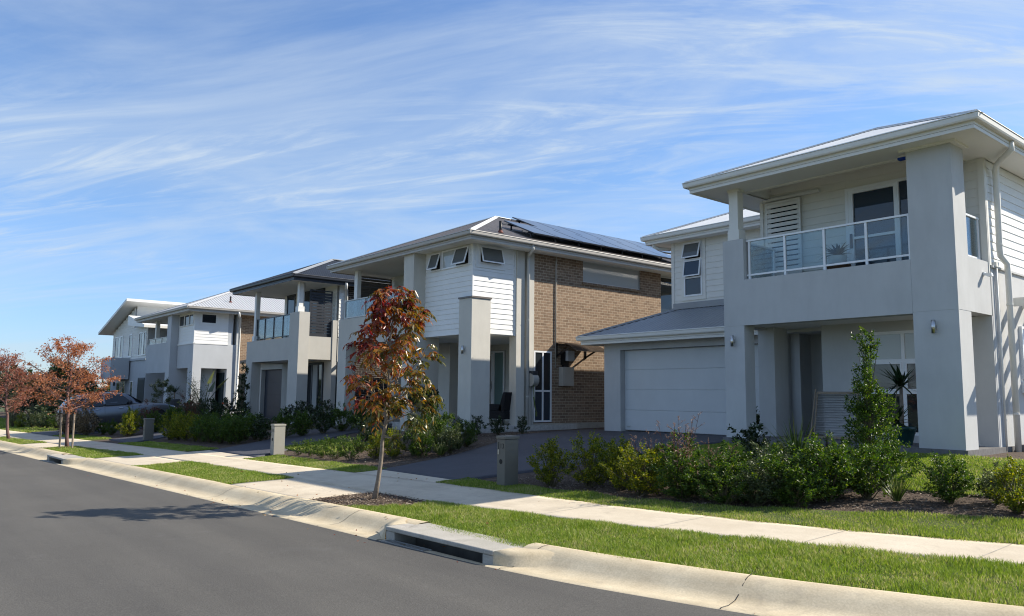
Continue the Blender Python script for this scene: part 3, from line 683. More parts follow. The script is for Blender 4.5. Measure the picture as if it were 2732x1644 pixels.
def slats(root, W, u0, u1, z0, z1, step, sh, n0, n1, mat, name, frame=.045):
    mb = MB(); k = z0+frame
    frame4(mb, W, u0, u1, z0, z1, frame, n0, n1+.004)
    while k+sh < z1-frame:
        W.box(mb, u0+frame, u1-frame, k, k+sh, n0+.004, n1); k += step
    return mb.build(name, mat, root)
def pipe_vent(root, x, y, z, h=.42):
    o = MB().tube([(x,y,z-.1),(x,y,z+h)], .045, 10).build('vent_pipe', M['black'], root, smooth=True)
    MB().lathe([(.10,0),(.08,.03),(.055,.08),(.05,.09)], (x,y,z-.02), 12).build('flashing', M['copper'], o)

# ------------------------------------------------------------------ house with the corner balcony, nearest
h = thing('house', 'nearest pale grey two storey house with corner balcony and wide white garage door', 'house', (-7.6, 14.2, .7))
RM = M['render1']
mb = MB(); mb.box(-9.96, -5.19, 14.16, 18.2, .35, .81); mb.build('porch_floor', M['tile'], h)
F1 = Wall('F', 14.2); S1 = Wall('S', -5.23)
p = MB(); p.box(-5.98, -5.23, 14.2, 14.74, .81, 3.162); p.box(-5.975, -5.235, 14.205, 14.735, 3.162, 3.174); p.box(-5.98, -5.23, 14.2, 14.74, 3.174, 6.12); rp = p.build('pillar', RM, h)
p = MB(); p.box(-9.9, -9.41, 14.2, 14.56, .81, 3.142); p.box(-9.895, -9.415, 14.205, 14.555, 3.142, 3.15); lp = p.build('pillar', RM, h)
p = MB(); p.prism([(-9.9,3.15),(-5.983,3.15),(-5.983,4.12),(-9.39,4.12),(-9.39,5.0),(-9.9,5.0)], 'y', 14.2, 14.46)
p.box(-9.9, -9.64, 14.46, 15.69, 3.15, 4.12); p.prism([(14.743,3.174),(15.72,3.174),(15.72,4.15),(14.743,4.15)], 'x', -5.5, -5.233)
p.build('balcony_wall', RM, h)
p = MB(); p.box(-9.63, -5.51, 14.47, 15.69, 3.7, 3.88); p.build('balcony_floor', M['tile'], h)
p = MB(); p.box(-9.63, -5.51, 14.47, 17.4, 3.19, 3.21); p.build('porch_ceiling', M['soffit'], h)
# white post on the left stub
p = MB(); p.box(-9.74, -9.52, 14.22, 14.42, 5.24, 6.12); p.box(-9.77, -9.49, 14.2, 14.45, 5.003, 5.2); p.prism([(-9.77,5.2),(-9.49,5.2),(-9.52,5.245),(-9.74,5.245)], 'y', 14.205, 14.445); p.box(-9.77, -9.49, 14.21, 14.44, 6.06, 6.118); p.build('post', M['creamboard'], h)
railing(h, ((-9.38, 14.32), (-5.99, 14.32)), 4.11, 4.955, [.018, .262, .512, .758, .99], M['alu'])
railing(h, ((-5.36, 14.75), (-5.36, 15.62)), 4.15, 4.96, [.02, .97], M['alu'], bz=.06)
railing(h, ((-9.52, 14.5), (-9.52, 15.62)), 4.11, 4.955, [.02, .97], M['alu'])
# first floor walls
UW = Wall('F', 15.7)
p = MB(); clad(p, UW, -9.88, -7.86, 3.9, 6.5, .166); clad(p, UW, -5.9, -5.25, 3.9, 6.5, .166); clad(p, UW, -7.86, -5.9, 6.02, 6.5, .166)
p.build('cladding', M['creamboard'], h)
p = MB(); p.box(-9.9, -5.25, 15.701, 18.2, 3.3, 6.5); p.build('wall', M['creamboard'], h)
p = MB(); UW.box(p, -5.33, -5.22, 3.9, 6.1, .0, .03); p.box(-5.25, -5.215, 15.70, 15.78, 4.1, 6.1); p.build('corner_board', M['creamboard'], h); p = MB(); UW.box(p, -9.9, -9.82, 3.9, 6.4, 0, .03); p.build('corner_board', M['creamboard'], h)
SU = Wall('S', -5.25); p = MB(); clad(p, SU, 15.78, 26, 4.1, 6.12, .155); p.build('cladding', M['whiteboard'], h)
p = MB(); p.box(-9.9, -5.253, 18.2, 26, .4, 6.3); p.box(-5.5, -5.252, 15.76, 18.2, 4.1, 6.3); p.build('wall', M['whiteboard'], h)
# right flank, rendered ground floor
p = MB(); p.box(-5.5, -5.23, 15.76, 26, .3, 4.06); p.box(-5.23, -5.19, 15.76, 26, 4.06, 4.098); p.build('wall', RM, h)
# sliding door to the balcony
p = MB(); frame4(p, UW, -7.86, -5.9, 3.88, 6.03, .06, 0, .06); UW.box(p, -6.86, -6.76, 3.94, 5.97, .001, .055); UW.box(p, -7.8, -7.70, 3.94, 5.97, .001, .055); UW.box(p, -7.70, -6.86, 4.93, 4.985, .001, .052); UW.box(p, -7.70, -6.86, 3.94, 4.03, .001, .052); UW.box(p, -7.70, -6.86, 5.9, 5.97, .001, .052)
d = p.build('sliding_door', M['alu'], h)
for a, b in ((-7.7,-6.86),(-6.76,-5.96)):
    q = MB(); q.quad(UW.P(a,3.95,.01), UW.P(b,3.95,.01), UW.P(b,5.97,.01), UW.P(a,5.97,.01)); q.build('pane', M['glassblue'], d)
q = MB(); UW.box(q, -7.77, -7.73, 4.75, 5.05, .055, .085); q.build('handle', M['darkalu'], d)
window(h, UW, -9.66, -8.92, 4.0, 6.0, [(-9.66,-8.92,4.0,6.0,'glass')], 'alu')  # unseen window added so the gaps between the shutter slats look dark
slats(h, UW, -9.72, -8.86, 3.97, 6.05, .112, .082, .07, .09, M['trim'], 'louvre_shutter')
p = MB(); UW.box(p, -9.78, -8.4, 6.075, 6.13, .05, .13); p.build('shutter_track', M['trim'], h)
# eaves and balcony ceiling
p = MB(); p.box(-10.37, -4.70, 13.753, 14.62, 6.115, 6.135); p.box(-10.37, -9.64, 14.62, 17.6, 6.115, 6.135); p.box(-5.52, -4.70, 14.62, 26.8, 6.115, 6.135); p.build('soffit', M['soffit'], h)
p = MB(); p.box(-9.64, -5.52, 14.62, 15.7, 6.44, 6.46); p.box(-9.64, -5.52, 14.60, 14.62, 6.1, 6.44); p.box(-9.66, -9.64, 14.62, 15.7, 6.1, 6.44); p.box(-5.52,-5.5,14.62,15.7,6.1,6.44); p.build('balcony_ceiling', M['soffit'], h)
p = MB(); p.box(-9.62, -5.54, 14.63, 14.66, 6.09, 6.13); p.box(-6.08, -5.13, 14.14, 14.2, 6.075, 6.114); p.box(-5.23, -5.15, 14.2, 14.8, 6.075, 6.114); p.build('eave_bead', M['soffit'], h)
hip(h, -10.52, -4.55, 13.6, 27.0, 6.33, .395, M['roofpale'], M['creamboard'], M['soffit'], soffit=False)
hip(h, -15.1, -5.4, 17.5, 27.2, 6.34, .395, M['roofpale'], M['creamboard'], M['soffit'])
q = MB(); q.box(-6.22, -6.06, 14.44, 14.56, 6.04, 6.112); al = q.build('alarm_light', M['alu'], h); q = MB(); q.box(-6.225, -6.055, 14.43, 14.54, 6.035, 6.075); q.build('lens', M['blue'], al)
# left wing above the garage
WW = Wall('F', 18.1)
p = MB(); clad(p, WW, -14.35, -9.9, 4.24, 6.14, .166); p.build('cladding', M['creamboard'], h)
p = MB(); p.box(-14.35, -9.9, 18.101, 26.5, 3.4, 6.14); p.build('wall', M['creamboard'], h)
p = MB(); WW.box(p, -14.37, -14.29, 4.2, 6.12, 0, .032); p.box(-14.39, -14.36, 18.07, 18.16, 4.2, 6.12); p.build('corner_board', M['creamboard'], h)
window(h, WW, -13.93, -13.3, 4.5, 6.07, [(-13.93,-13.3,5.56,6.07,'midblind',16),(-13.93,-13.3,5.04,5.56,'glassblue',9),(-13.93,-13.3,4.5,5.04,'glassblue')], 'alu', .11, 'creamboard')
downpipe(h, [(-14.75,17.72,6.18),(-14.75,17.72,6.04),(-14.7,17.85,5.98),(-14.45,18.2,5.97)], M['creamboard'], .05)
# garage
GW = Wall('F', 16.6)
p = MB(); p.box(-15.7, -15.08, 16.6, 16.9, .4, 3.2); p.box(-15.08, -9.9, 16.6, 16.9, 2.95, 3.2); p.box(-15.7, -15.45, 16.9, 22, .4, 3.2); p.box(-10.2, -9.9, 16.6, 16.9, .4, 2.95); p.build('garage_wall', RM, h)
garage_door(h, Wall('F', 16.82), -15.075, -10.205, .70, 2.948, 4, M['gardoor1'])
q = MB(); Wall('F', 16.82).box(q, -14.98, -14.88, .79, .82, .04, .055); q.build('badge', M['steel'], h)
ze = 3.36; X0, X1, Y0 = -16.3, -9.9, 16.0; rise = .4
a = .05; z = ze-.015
A0 = (X0+a, Y0+a, z); B0 = (X1, Y0+a, z); Yt = 18.1; zt = z+(Yt-Y0-a)*rise; xt = X0+a+(Yt-Y0-a)
ro = corr([[A0, B0, (X1, Yt, zt), (xt, Yt, zt)], [(X0+a, 23, z), A0, (xt, Yt, zt), (xt, 23, zt)]], .15, .014).build('garage_roof', M['roofgrey'], h, smooth=True)
p = MB(); aa, bb = Vector(A0), Vector((xt, Yt, zt)); sd = (bb-aa).normalized().cross(Vector((0,0,1))).normalized()*.12; up = Vector((0,0,.022)); dr = Vector((0,0,-.035))
p.quad(aa+up, bb+up, bb+sd+up+dr, aa+sd+up+dr); p.quad(bb+up, aa+up, aa-sd+up+dr, bb-sd+up+dr); p.tube([aa+up, bb+up], .022, 6); p.build('ridge_cap', M['roofgrey'], ro)
p = MB(); p.box(xt-.1, X1, 18.02, 18.07, zt-.01, zt+.16); p.build('apron_flashing', M['roofgrey'], ro)
eaves(h, X0, X1+1.5, Y0, 23.2, ze, M['creamboard'], M['soffit'])
# blades and recessed entry
p = MB(); p.box(-9.86, -9.46, 15.4, 15.95, .81, 3.19); p.box(-10.05, -9.66, 16.8, 17.3, .81, 3.19); p.box(-9.66, -9.3, 17.3, 17.5, .81, 3.19); p.build('entry_wall', RM, h)
p = MB(); p.box(-9.62, -8.53, 17.42, 17.48, .81, 3.19); d = p.build('entry_door', M['navy'], h)
q = MB(); q.tube([(-8.95,17.36,1.6),(-8.95,17.36,2.1)], .018, 8); q.build('handle', M['steel'], d)
LW = Wall('F', 15.72)
p = MB(); p.box(-8.53, -7.72, 15.72, 17.6, .81, 3.19); p.box(-7.72, -5.6, 15.72, 15.95, 2.99, 3.19); p.box(-7.72, -5.6, 15.72, 15.95, .81, .95); p.box(-5.6, -5.235, 15.76, 15.95, .81, 3.19); p.build('wall', RM, h)
p = MB(); p.box(-5.62, -5.235, 15.715, 15.76, .81, 3.172); p.build('pilaster', RM, h)
window(h, Wall('F', 15.80), -7.72, -5.62, .95, 2.99, [(-7.72,-6.86,2.40,2.99,'blind'),(-7.72,-6.86,1.78,2.40,'midblind',0,1),(-7.72,-6.86,.95,1.78,'glass'),(-6.86,-5.62,2.40,2.99,'blind'),(-6.86,-5.62,1.78,2.40,'midblind',0,1),(-6.86,-5.62,.95,1.78,'glass')], 'alu', 0, fw=.06)
wall_light(h, F1, -5.62, 2.89); wall_light(h, F1, -9.66, 2.83)
q = MB(); q.box(-5.23, -5.20, 15.37, 15.43, 3.87, 3.93); fl = q.build('flood_light', M['alu'], h); q = MB(); q.prism([(-5.20,3.915),(-5.09,3.90),(-5.08,3.845),(-5.15,3.84),(-5.20,3.88)], 'y', 15.36, 15.44); q.build('lamp_head', M['alu'], fl)
downpipe(h, [(-4.66,15.35,6.2),(-4.66,15.37,6.06),(-4.78,15.45,6.0),(-5.05,15.85,5.98),(-5.14,16.02,5.9),(-5.145,16.05,5.7),(-5.145,16.02,4.42),(-5.145,16.04,4.3),(-5.10,16.22,4.16),(-5.10,16.24,4.0),(-5.10,16.22,.6)], M['creamboard'], .055, [(-5.145,16.02,4.5),(-5.10,16.23,3.4),(-5.10,16.22,1.4)])
q = MB(); q.box(-5.23, -5.16, 15.86, 15.99, 4.08, 4.17); q.build('junction_box', M['creamboard'], h)
downpipe(h, [(-5.19,15.93,4.08),(-5.19,15.93,.75)], M['creamboard'], .018)
window(h, Wall('S', -5.23), 17.05, 18.4, 2.05, 3.06, [(17.05,17.7,2.05,3.06,'blind'),(17.7,18.4,2.05,3.06,'glass')], 'alu')
q = MB(); q.box(-5.23, -5.08, 17.02, 17.55, 1.78, 2.0); q.build('tap_box', M['alu'], h)
q = MB(); q.box(-3.86, -3.80, 16.74, 19.6, 3.42, 3.58); pg = q.build('pergola', M['creamboard'], h)
for y in np.arange(16.74, 19.6, .56): q = MB(); q.box(-5.23, -3.862, y, y+.06, 3.42, 3.58); q.build('beam', M['creamboard'], pg)
p = MB(); p.box(-5.19, -2.6, 16.45, 21, .3, .83); p.build('side_step', M['tile'], h)

# ------------------------------------------------------------------ brown brick house with solar panels
h = thing('house', 'brown brick two storey house with white weatherboard corner box and rows of solar panels', 'house', (-20.5, 13.4, .6))
RM = M['greige']; TM = M['trimgrey']
p = MB(); p.box(-21.9, -17.62, 13.3, 17.4, .3, .75); p.build('porch_floor', M['paletile'], h)
p = MB(); p.box(-18.29, -17.675, 13.25, 13.93, .3, 4.40); pl = p.build('pillar', RM, h); q = MB(); q.box(-18.32, -17.645, 13.22, 13.96, 4.402, 4.45); q.build('cap', M['roofbrown'], pl)
p = MB(); p.box(-20.87, -20.3, 12.95, 13.95, .3, 6.0); p.build('pillar', RM, h)
FW = Wall('F', 13.4); SW = Wall('S', -17.85)
p = MB(); clad(p, FW, -20.3, -17.87, 3.42, 6.02, .152); p.build('cladding', M['whiteboard'], h)
p = MB(); clad(p, SW, 13.42, 14.98, 3.42, 6.02, .152); p.build('cladding', M['whiteboard'], h)
p = MB(); p.box(-17.875, -17.83, 13.375, 13.42, 3.39, 6.02); p.build('corner_board', M['whiteboard'], h); p = MB(); p.box(-17.85, -17.82, 14.95, 15.0, 3.40, 6.02); p.build('corner_board', M['whiteboard'], h); p = MB(); p.box(-20.3, -17.876, 13.37, 13.4, 3.39, 3.42); p.build('base_board', M['whiteboard'], h)
p = MB(); p.box(-20.3, -17.853, 13.403, 15.0, 3.43, 6.02); p.build('wall', M['whiteboard'], h)
p = MB(); p.box(-25.4, -17.86, 13.41, 17.3, 3.40, 3.428); p.build('porch_ceiling', M['soffit'], h)
window(h, FW, -19.98, -19.42, 5.4, 5.97, [(-19.98,-19.42,5.4,5.97,'midblind',17)], 'alu', 0)
window(h, FW, -19.38, -17.98, 5.4, 5.98, [(-19.38,-18.68,5.4,5.98,'blind'),(-18.68,-17.98,5.4,5.98,'midblind',17)], 'alu', 0)
window(h, SW, 13.60, 14.46, 5.45, 5.98, [(13.60,14.46,5.45,5.98,'midblind',15)], 'alu', .12, 'whiteboard')
# piers and brick flank with openings
p = MB(); p.box(-18.1, -17.78, 15.003, 15.32, .3, 6.02); p.box(-18.1, -17.86, 15.32, 15.42, .3, 6.02); p.box(-18.1, -17.775, 15.42, 15.70, .3, 6.02); p.build('pier', RM, h)
BX = -17.80
p = MB(); B = lambda y0, y1, z0, z1: p.box(BX-.23, BX, y0, y1, z0, z1)
B(15.703, 16.47, 3.01, 5.28); B(16.47, 17.83, .80, 5.28); B(17.83, 20.65, .80, 5.28); B(20.65, 21.75, .80, 6.02); B(15.703, 17.83, 5.28, 6.02); B(15.703, 16.47, .80, .82); p.box(-21.5, BX-.23, 21.5, 21.75, .8, 6.02); p.build('brick_wall', M['brick'], h)
p = MB(); p.box(BX-.22, BX+.02, 15.72, 21.76, .2, .80); p.build('plinth', M['pitc'], h)
p = MB(); p.box(BX-.05, BX+.055, 17.78, 20.70, 5.245, 5.31); p.build('window_sill', M['brick'], h)
p = MB(); p.box(-25.5, BX-.24, 15.71, 26, 3.44, 6.02); p.box(-25.5, BX-.24, 17.45, 26, .4, 3.44); p.build('wall', RM, h)
window(h, Wall('S', BX-.09), 17.83, 20.65, 5.31, 6.02, [(17.83,20.65,5.31,6.02,'blind')], 'greyalu')
window(h, Wall('S', BX-.03), 15.72, 16.45, .84, 3.0, [(15.72,16.09,1.78,3.0,'glass'),(16.09,16.45,1.78,3.0,'glass'),(15.72,16.45,.84,1.78,'glassblue')], 'alu', fw=.05)
p = MB(); p.box(-19.4, -18.05, 21.8, 26, .4, 6.0); p.build('wall', RM, h)
window(h, Wall('S', -18.05), 21.85, 23.2, 4.3, 6.0, [(21.85,23.2,4.3,6.0,'glass')], 'greyalu', fw=.07)
# flank fittings
downpipe(h, [(-17.2,15.12,6.1),(-17.2,15.13,5.98),(-17.35,15.2,5.92),(-17.66,15.38,5.88),(-17.71,15.40,5.75),(-17.71,15.40,.4)], M['greyalu'], .05, [(-17.71,15.40,3.9),(-17.71,15.40,1.6)])
downpipe(h, [(-17.74,15.62,2.2),(-17.74,15.62,.4)], M['greyalu'], .03)
downpipe(h, [(BX+.03,16.62,6.0),(BX+.03,16.6,5.7),(BX+.03,16.6,2.5)], M['meter'], .02)
q = MB(); BW = Wall('S', BX); BW.box(q, 16.76, 17.24, 1.94, 2.53, .0, .20); mbx = q.build('meter_box', M['meter'], h, bevel=.008); q = MB(); BW.box(q, 16.80, 17.20, 1.98, 2.49, .20, .212); q.build('door', M['meter'], mbx); q = MB(); BW.box(q, 17.14, 17.17, 2.2, 2.27, .212, .225); q.build('latch', M['steel'], mbx)
q = MB(); BW.box(q, 16.97, 17.27, 2.72, 3.05, .02, .19); q.build('inverter', M['meterpale'], h, bevel=.012)
q = MB(); BW.box(q, 16.84, 16.955, 2.60, 3.02, .0, .1); BW.box(q, 16.9, 17.12, 2.53, 2.72, .0, .08); q.build('cable_box', M['black'], h)
q = MB(); arc = []
for k in range(9):
    t = k/8; arc.append((BX+.02+.95*t, 3.30-.30*t**2.1))
for (xa, za), (xb, zb) in zip(arc, arc[1:]): q.add([(xa,16.60,za),(xa,18.0,za),(xb,18.0,zb),(xb,16.60,zb),(xa,16.60,za-.008),(xa,18.0,za-.008),(xb,18.0,zb-.008),(xb,16.60,zb-.008)], [(0,1,2,3),(7,6,5,4),(0,3,7,4),(1,5,6,2)])
aw = q.build('awning', M['polyc'], h, smooth=True)
for y in (16.66, 17.94):
    q = MB(); q.bar((BX,y,2.86),(BX+.62,y,3.13), .03, .05); q.bar((BX+.02,y,2.82),(BX+.02,y,3.28), .03, .04); q.bar((BX,y,3.27),(BX+.9,y,3.03), .025, .03); q.build('bracket', M['black'], aw)
q = MB(); q.bar((arc[-1][0],16.6,arc[-1][1]),(arc[-1][0],18.0,arc[-1][1]), .02, .02); q.build('edge_trim', M['steel'], aw)
# balcony beside the cladding box
p = MB(); p.box(-25.6, -20.873, 13.2, 13.42, 3.35, 4.28); p.build('balcony_wall', RM, h)
p = MB(); p.box(-25.6, -25.0, 13.2, 13.6, .3, 3.35); p.build('pillar', RM, h)
p = MB(); p.box(-25.5, -20.9, 13.43, 15.4, 3.9, 4.0); p.build('balcony_floor', M['tile'], h)
railing(h, ((-25.4,13.31),(-20.9,13.31)), 4.27, 4.95, [.01,.33,.66,.99], M['greyalu'], bz=.06)
railing(h, ((-25.4,13.33),(-25.4,15.2)), 4.27, 4.95, [.01,.5,.99], M['greyalu'], bz=.06)
p = MB(); p.box(-24.82, -24.6, 13.35, 13.5, 4.27, 6.0); p.build('post', M['trim'], h)
BWl = Wall('F', 15.2); p = MB(); clad(p, BWl, -25.4, -20.3, 4.0, 6.3, .152); p.build('cladding', M['creamboard'], h)
p = MB(); p.box(-25.4, -17.9, 15.203, 15.69, 3.43, 6.3); p.build('wall', M['creamboard'], h)
p = MB(); frame4(p, BWl, -22.9, -21.1, 4.0, 6.05, .07, .0, .06); BWl.box(p, -22.05, -21.97, 4.07, 5.98, .0, .055); dd = p.build('sliding_door', M['greyalu'], h); q = MB(); q.quad(BWl.P(-22.84,4.05,.02), BWl.P(-21.16,4.05,.02), BWl.P(-21.16,6.0,.02), BWl.P(-22.84,6.0,.02)); q.build('pane', M['glass'], dd)
slats(h, Wall('S', -25.2), 13.6, 15.1, 4.1, 5.9, .10, .085, .0, .03, M['roofbrown'], 'privacy_screen')
# ground floor front
p = MB(); p.box(-22.62, -21.74, 15.4, 17.3, .4, 3.43); p.box(-25.6, -25.3, 15.4, 15.7, .3, 3.4); p.box(-25.3, -22.62, 15.4, 15.7, 2.95, 3.43); p.box(-22.9, -21.62, 14.4, 14.7, 3.1, 3.40); p.build('garage_wall', RM, h)
garage_door(h, Wall('F', 15.66), -25.3, -22.62, .5, 2.95, 5, M['gardoor2'])
EW = Wall('F', 17.2)
p = MB(); p.box(-20.95, -18.05, 17.2, 17.4, .75, 3.43); p.box(-21.74, -20.95, 17.2, 17.4, 3.2, 3.43); p.box(-18.12, -18.04, 15.71, 17.2, .75, 3.43); p.build('wall', RM, h)
p = MB(); frame4(p, EW, -22.25, -20.97, .76, 3.18, .06, .0, .05); frame4(p, EW, -22.2, -21.6, .8, 3.1, .09, .0, .06); EW.box(p, -21.60, -21.52, .8, 3.12, .0, .052); dd = p.build('entry_door', M['alu'], h)
q = MB(); q.quad(EW.P(-22.15,.85,.02), EW.P(-21.65,.85,.02), EW.P(-21.65,3.06,.02), EW.P(-22.15,3.06,.02)); q.build('pane', M['glass'], dd)
q = MB(); q.quad(EW.P(-21.52,.82,.02), EW.P(-21.0,.82,.02), EW.P(-21.0,3.12,.02), EW.P(-21.52,3.12,.02)); q.build('sidelight', M['frost'], dd)
q = MB(); q.tube([EW.P(-21.70,2.0,.11), EW.P(-21.62,2.0,.11)], .014, 8); EW.box(q, -21.645, -21.615, 1.85, 2.12, .06, .075); EW.box(q, -21.64,-21.62,1.99,2.01,.07,.115); q.build('handle', M['steel'], dd)
q = MB(); EW.box(q, -20.70, -20.62, 2.26, 2.44, .0, .03); q.build('intercom', M['alu'], h)
wall_light(h, Wall('F', 13.25), -17.99, 2.92)
ro = hip(h, -25.8, -17.08, 12.7, 27.5, 6.22, .41, M['roofbrown'], TM, M['soffit'], capm=M['roofpale'])
pipe_vent(h, -17.6, 14.2, 6.41, .34)
# solar panels, two staggered rows on raised rails
def solar(y0, xl, xh, n, lift):
    tp = .41; zz = lambda x: 6.22+(-17.13-x)*tp
    for k in range(n):
        a = y0+k*1.05; q = MB(); c0 = (xl, zz(xl)+lift); c1 = (xh, zz(xh)+lift+.03)
        vs = [(c0[0],a,c0[1]),(c0[0],a+1.03,c0[1]),(c1[0],a+1.03,c1[1]),(c1[0],a,c1[1])]; up = Vector((.36,0,.93))*.035
        q.add(vs+[tuple(Vector(v)-up) for v in vs], [(0,1,2,3),(7,6,5,4),(0,4,5,1),(1,5,6,2),(2,6,7,3),(3,7,4,0)]); o = q.build('solar_panel', M['darkalu'], h)
        q = MB(); i_ = .02; e1 = Vector((0,1,0)); e2 = (Vector(vs[3])-Vector(vs[0])).normalized(); n_ = Vector((.36,0,.93))*.003
        b = [Vector(v) for v in vs]; q.quad(b[0]+e1*i_+e2*i_+n_, b[1]-e1*i_+e2*i_+n_, b[2]-e1*i_-e2*i_+n_, b[3]+e1*i_-e2*i_+n_); q.build('cells', M['solar'], o)
    q = MB(); 
    for x in (xl-.25, xh+.25):
        q.bar((x,y0-.25,zz(x)+lift-.05),(x,y0+n*1.05+.1,zz(x)+lift-.05), .045, .05)
        for k in range(n+1): q.bar((x,y0+.1+k*1.03,zz(x)),(x,y0+.1+k*1.03,zz(x)+lift-.06), .04, .04)
    q.build('panel_rail', M['darkalu'], h)
solar(15.35, -17.42, -18.86, 7, .20); solar(16.95, -18.92, -20.36, 7, .20)

# ------------------------------------------------------------------ dark roofed house
h = thing('house', 'cream rendered two storey house with dark roof, glass balcony and dark slatted screen', 'house', (-31, 13, .5))
RM = M['cream']
p = MB(); p.box(-29.35, -28.47, 12.98, 13.42, .2, 4.80); p.build('pillar', RM, h)
p = MB(); p.box(-33.75, -33.1, 13.0, 13.4, .2, 2.93); p.build('pillar', RM, h)
p = MB(); p.box(-33.75, -29.36, 13.0, 13.22, 2.93, 3.84); p.box(-33.75, -33.55, 13.22, 14.6, 2.93, 3.84); p.box(-28.80, -28.5, 13.423, 14.42, 2.96, 3.86); p.build('balcony_wall', RM, h)
p = MB(); p.box(-33.5, -28.81, 13.23, 14.6, 2.98, 3.1); p.build('balcony_floor', M['soffit'], h)
p = MB(); p.box(-28.85, -28.47, 14.42, 14.62, .2, 4.55); p.build('pillar', RM, h)
for x, y, zb in ((-33.05,13.12,3.84), (-28.75,13.12,4.80), (-29.05,13.3,4.80)):
    q = MB(); q.box(x-.09, x+.09, y-.09, y+.09, zb, 5.98); q.box(x-.13, x+.13, y-.13, y+.13, zb, zb+.22); q.build('post', M['trim'], h)
railing(h, ((-33.0,13.11),(-29.36,13.11)), 3.84, 4.77, [.01,.25,.5,.75,.99], M['darkalu'], bz=.08)
railing(h, ((-33.0,13.13),(-33.0,14.5)), 3.84, 4.77, [.01,.5,.99], M['darkalu'], bz=.08)
slats(h, Wall('S', -28.62), 13.45, 14.42, 3.87, 5.72, .115, .095, .0, .03, M['darkalu'], 'privacy_screen')
p = MB(); MW = Wall('F', 14.6); clad(p, MW, -33.6, -28.55, 3.1, 6.2, .16); p.build('cladding', M['creamboard'], h)
p = MB(); p.box(-33.6, -28.6, 14.603, 15.2, .3, 6.2); p.build('wall', RM, h)
window(h, MW, -33.3, -32.45, 3.95, 6.0, [(-33.3,-32.45,3.95,6.0,'glassblue')], 'darkalu', fw=.08)
window(h, MW, -31.9, -29.6, 3.95, 6.0, [(-31.9,-30.8,3.95,6.0,'glass'),(-30.8,-29.6,3.95,6.0,'glass')], 'darkalu', fw=.08)
window(h, MW, -31.0, -29.5, .9, 2.9, [(-31.0,-30.5,.9,2.9,'glass'),(-30.5,-29.95,.9,2.9,'blind'),(-29.95,-29.5,.9,2.9,'glass')], 'darkalu', fw=.09)
p = MB(); p.box(-28.9, -28.5, 15.0, 24, .2, 6.0); p.build('brick_wall', M['darkbrick'], h)
p = MB(); clad(p, Wall('S', -28.49), 14.66, 15.0, 3.9, 6.0, .15); p.build('cladding', M['whiteboard'], h)
p = MB(); p.box(-28.9, -28.45, 14.64, 15.02, 2.9, 3.85); p.box(-28.9,-28.47,14.95,15.0,.2,2.9); p.build('pier', RM, h)
window(h, Wall('S', -28.58), 14.64, 14.94, .8, 2.85, [(14.64,14.94,.8,2.85,'glass')], 'darkalu')
q = MB(); q.box(-28.45,-28.25,14.7,14.8,2.75,2.85); q.build('flood_light', M['alu'], h)
p = MB(); p.box(-39.4, -38.4, 15.6, 15.9, .2, 3.1); p.box(-38.4, -35.2, 15.6, 15.9, 2.78, 3.1); p.box(-35.2, -33.4, 15.3, 15.9, .2, 3.1); p.build('garage_wall', RM, h)
garage_door(h, Wall('F', 15.85), -38.4, -35.2, .3, 2.78, 4, M['gardoor3'])
p = MB(); p.box(-39.4, -33.6, 16.0, 24, 0, 3.2); p.box(-34.6, -28.95, 19.6, 24, 3.2, 6.0); p.build('wall', RM, h)
p = corr([[(-39.9,15.1,3.25),(-33.6,15.1,3.25),(-33.6,17,4.0),(-38,17,4.0)]]); p.build('garage_roof', M['roofdark'], h, smooth=True)
p = MB(); p.box(-39.9, -33.6, 15.05, 15.12, 3.1, 3.27); p.build('gutter', M['darkalu'], h)
hip(h, -34.6, -27.98, 12.4, 26, 6.2, .41, M['roofdark'], M['darkalu'], M['soffit'], cp=.1, capm=M['roofgrey'])
hip(h, -35.2, -28.2, 19, 27, 6.2, .41, M['roofdark'], M['darkalu'], M['soffit'], cp=.1, capm=M['roofgrey'])
downpipe(h, [(-28.1,14.75,6.1),(-28.1,14.76,5.95),(-28.2,14.8,5.85),(-28.42,14.95,5.8),(-28.42,14.95,3.9)], M['trim'], .06)

# ------------------------------------------------------------------ pale roofed house
h = thing('house', 'cool grey house with pale ribbed hip roof, white board corner and brown brick flank', 'house', (-45, 13.2, .4))
RM = M['coolrender']
FW = Wall('F', 13.2); SW = Wall('S', -41.5)
p = MB(); clad(p, FW, -44.05, -41.52, 4.19, 5.8, .15); p.build('cladding', M['whiteboard'], h)
p = MB(); clad(p, SW, 13.22, 14.93, 4.19, 5.8, .15); p.build('cladding', M['whiteboard'], h)
p = MB(); p.box(-41.53, -41.47, 13.17, 13.22, 4.16, 5.8); p.box(-44.05, -41.46, 13.14, 13.2, 4.12, 4.185); p.box(-41.5, -41.44, 13.2, 14.95, 4.12, 4.185); p.build('corner_board', M['whiteboard'], h)
p = MB(); p.box(-44.1, -41.505, 13.205, 14.98, 4.2, 5.8); p.box(-44.1, -41.505, 14.98, 15.2, .3, 5.8); p.build('wall', RM, h)
p = MB(); p.prism([(13.17,.2),(13.62,.2),(13.62,2.87),(14.95,2.87),(14.95,.2),(15.4,.2),(15.4,4.15),(13.17,4.15)], 'x', -41.75, -41.46); p.box(-44.05, -41.76, 13.17, 13.4, 2.88, 4.15); p.box(-42.2, -41.76, 13.17, 13.6, .2, 2.88); p.build('entry_arch', RM, h)
p = MB(); p.box(-44.82, -44.12, 12.8, 14.9, .2, 5.78); p.build('pillar', RM, h)
p = MB(); p.box(-41.9, -41.5, 15.4, 15.6, .2, 5.8); p.build('pier', RM, h)
p = MB(); p.box(-41.8, -41.5, 15.6, 24, 2.65, 5.8); p.box(-41.8, -41.5, 16.1, 24, .3, 2.65); p.build('brick_wall', M['brick'], h)
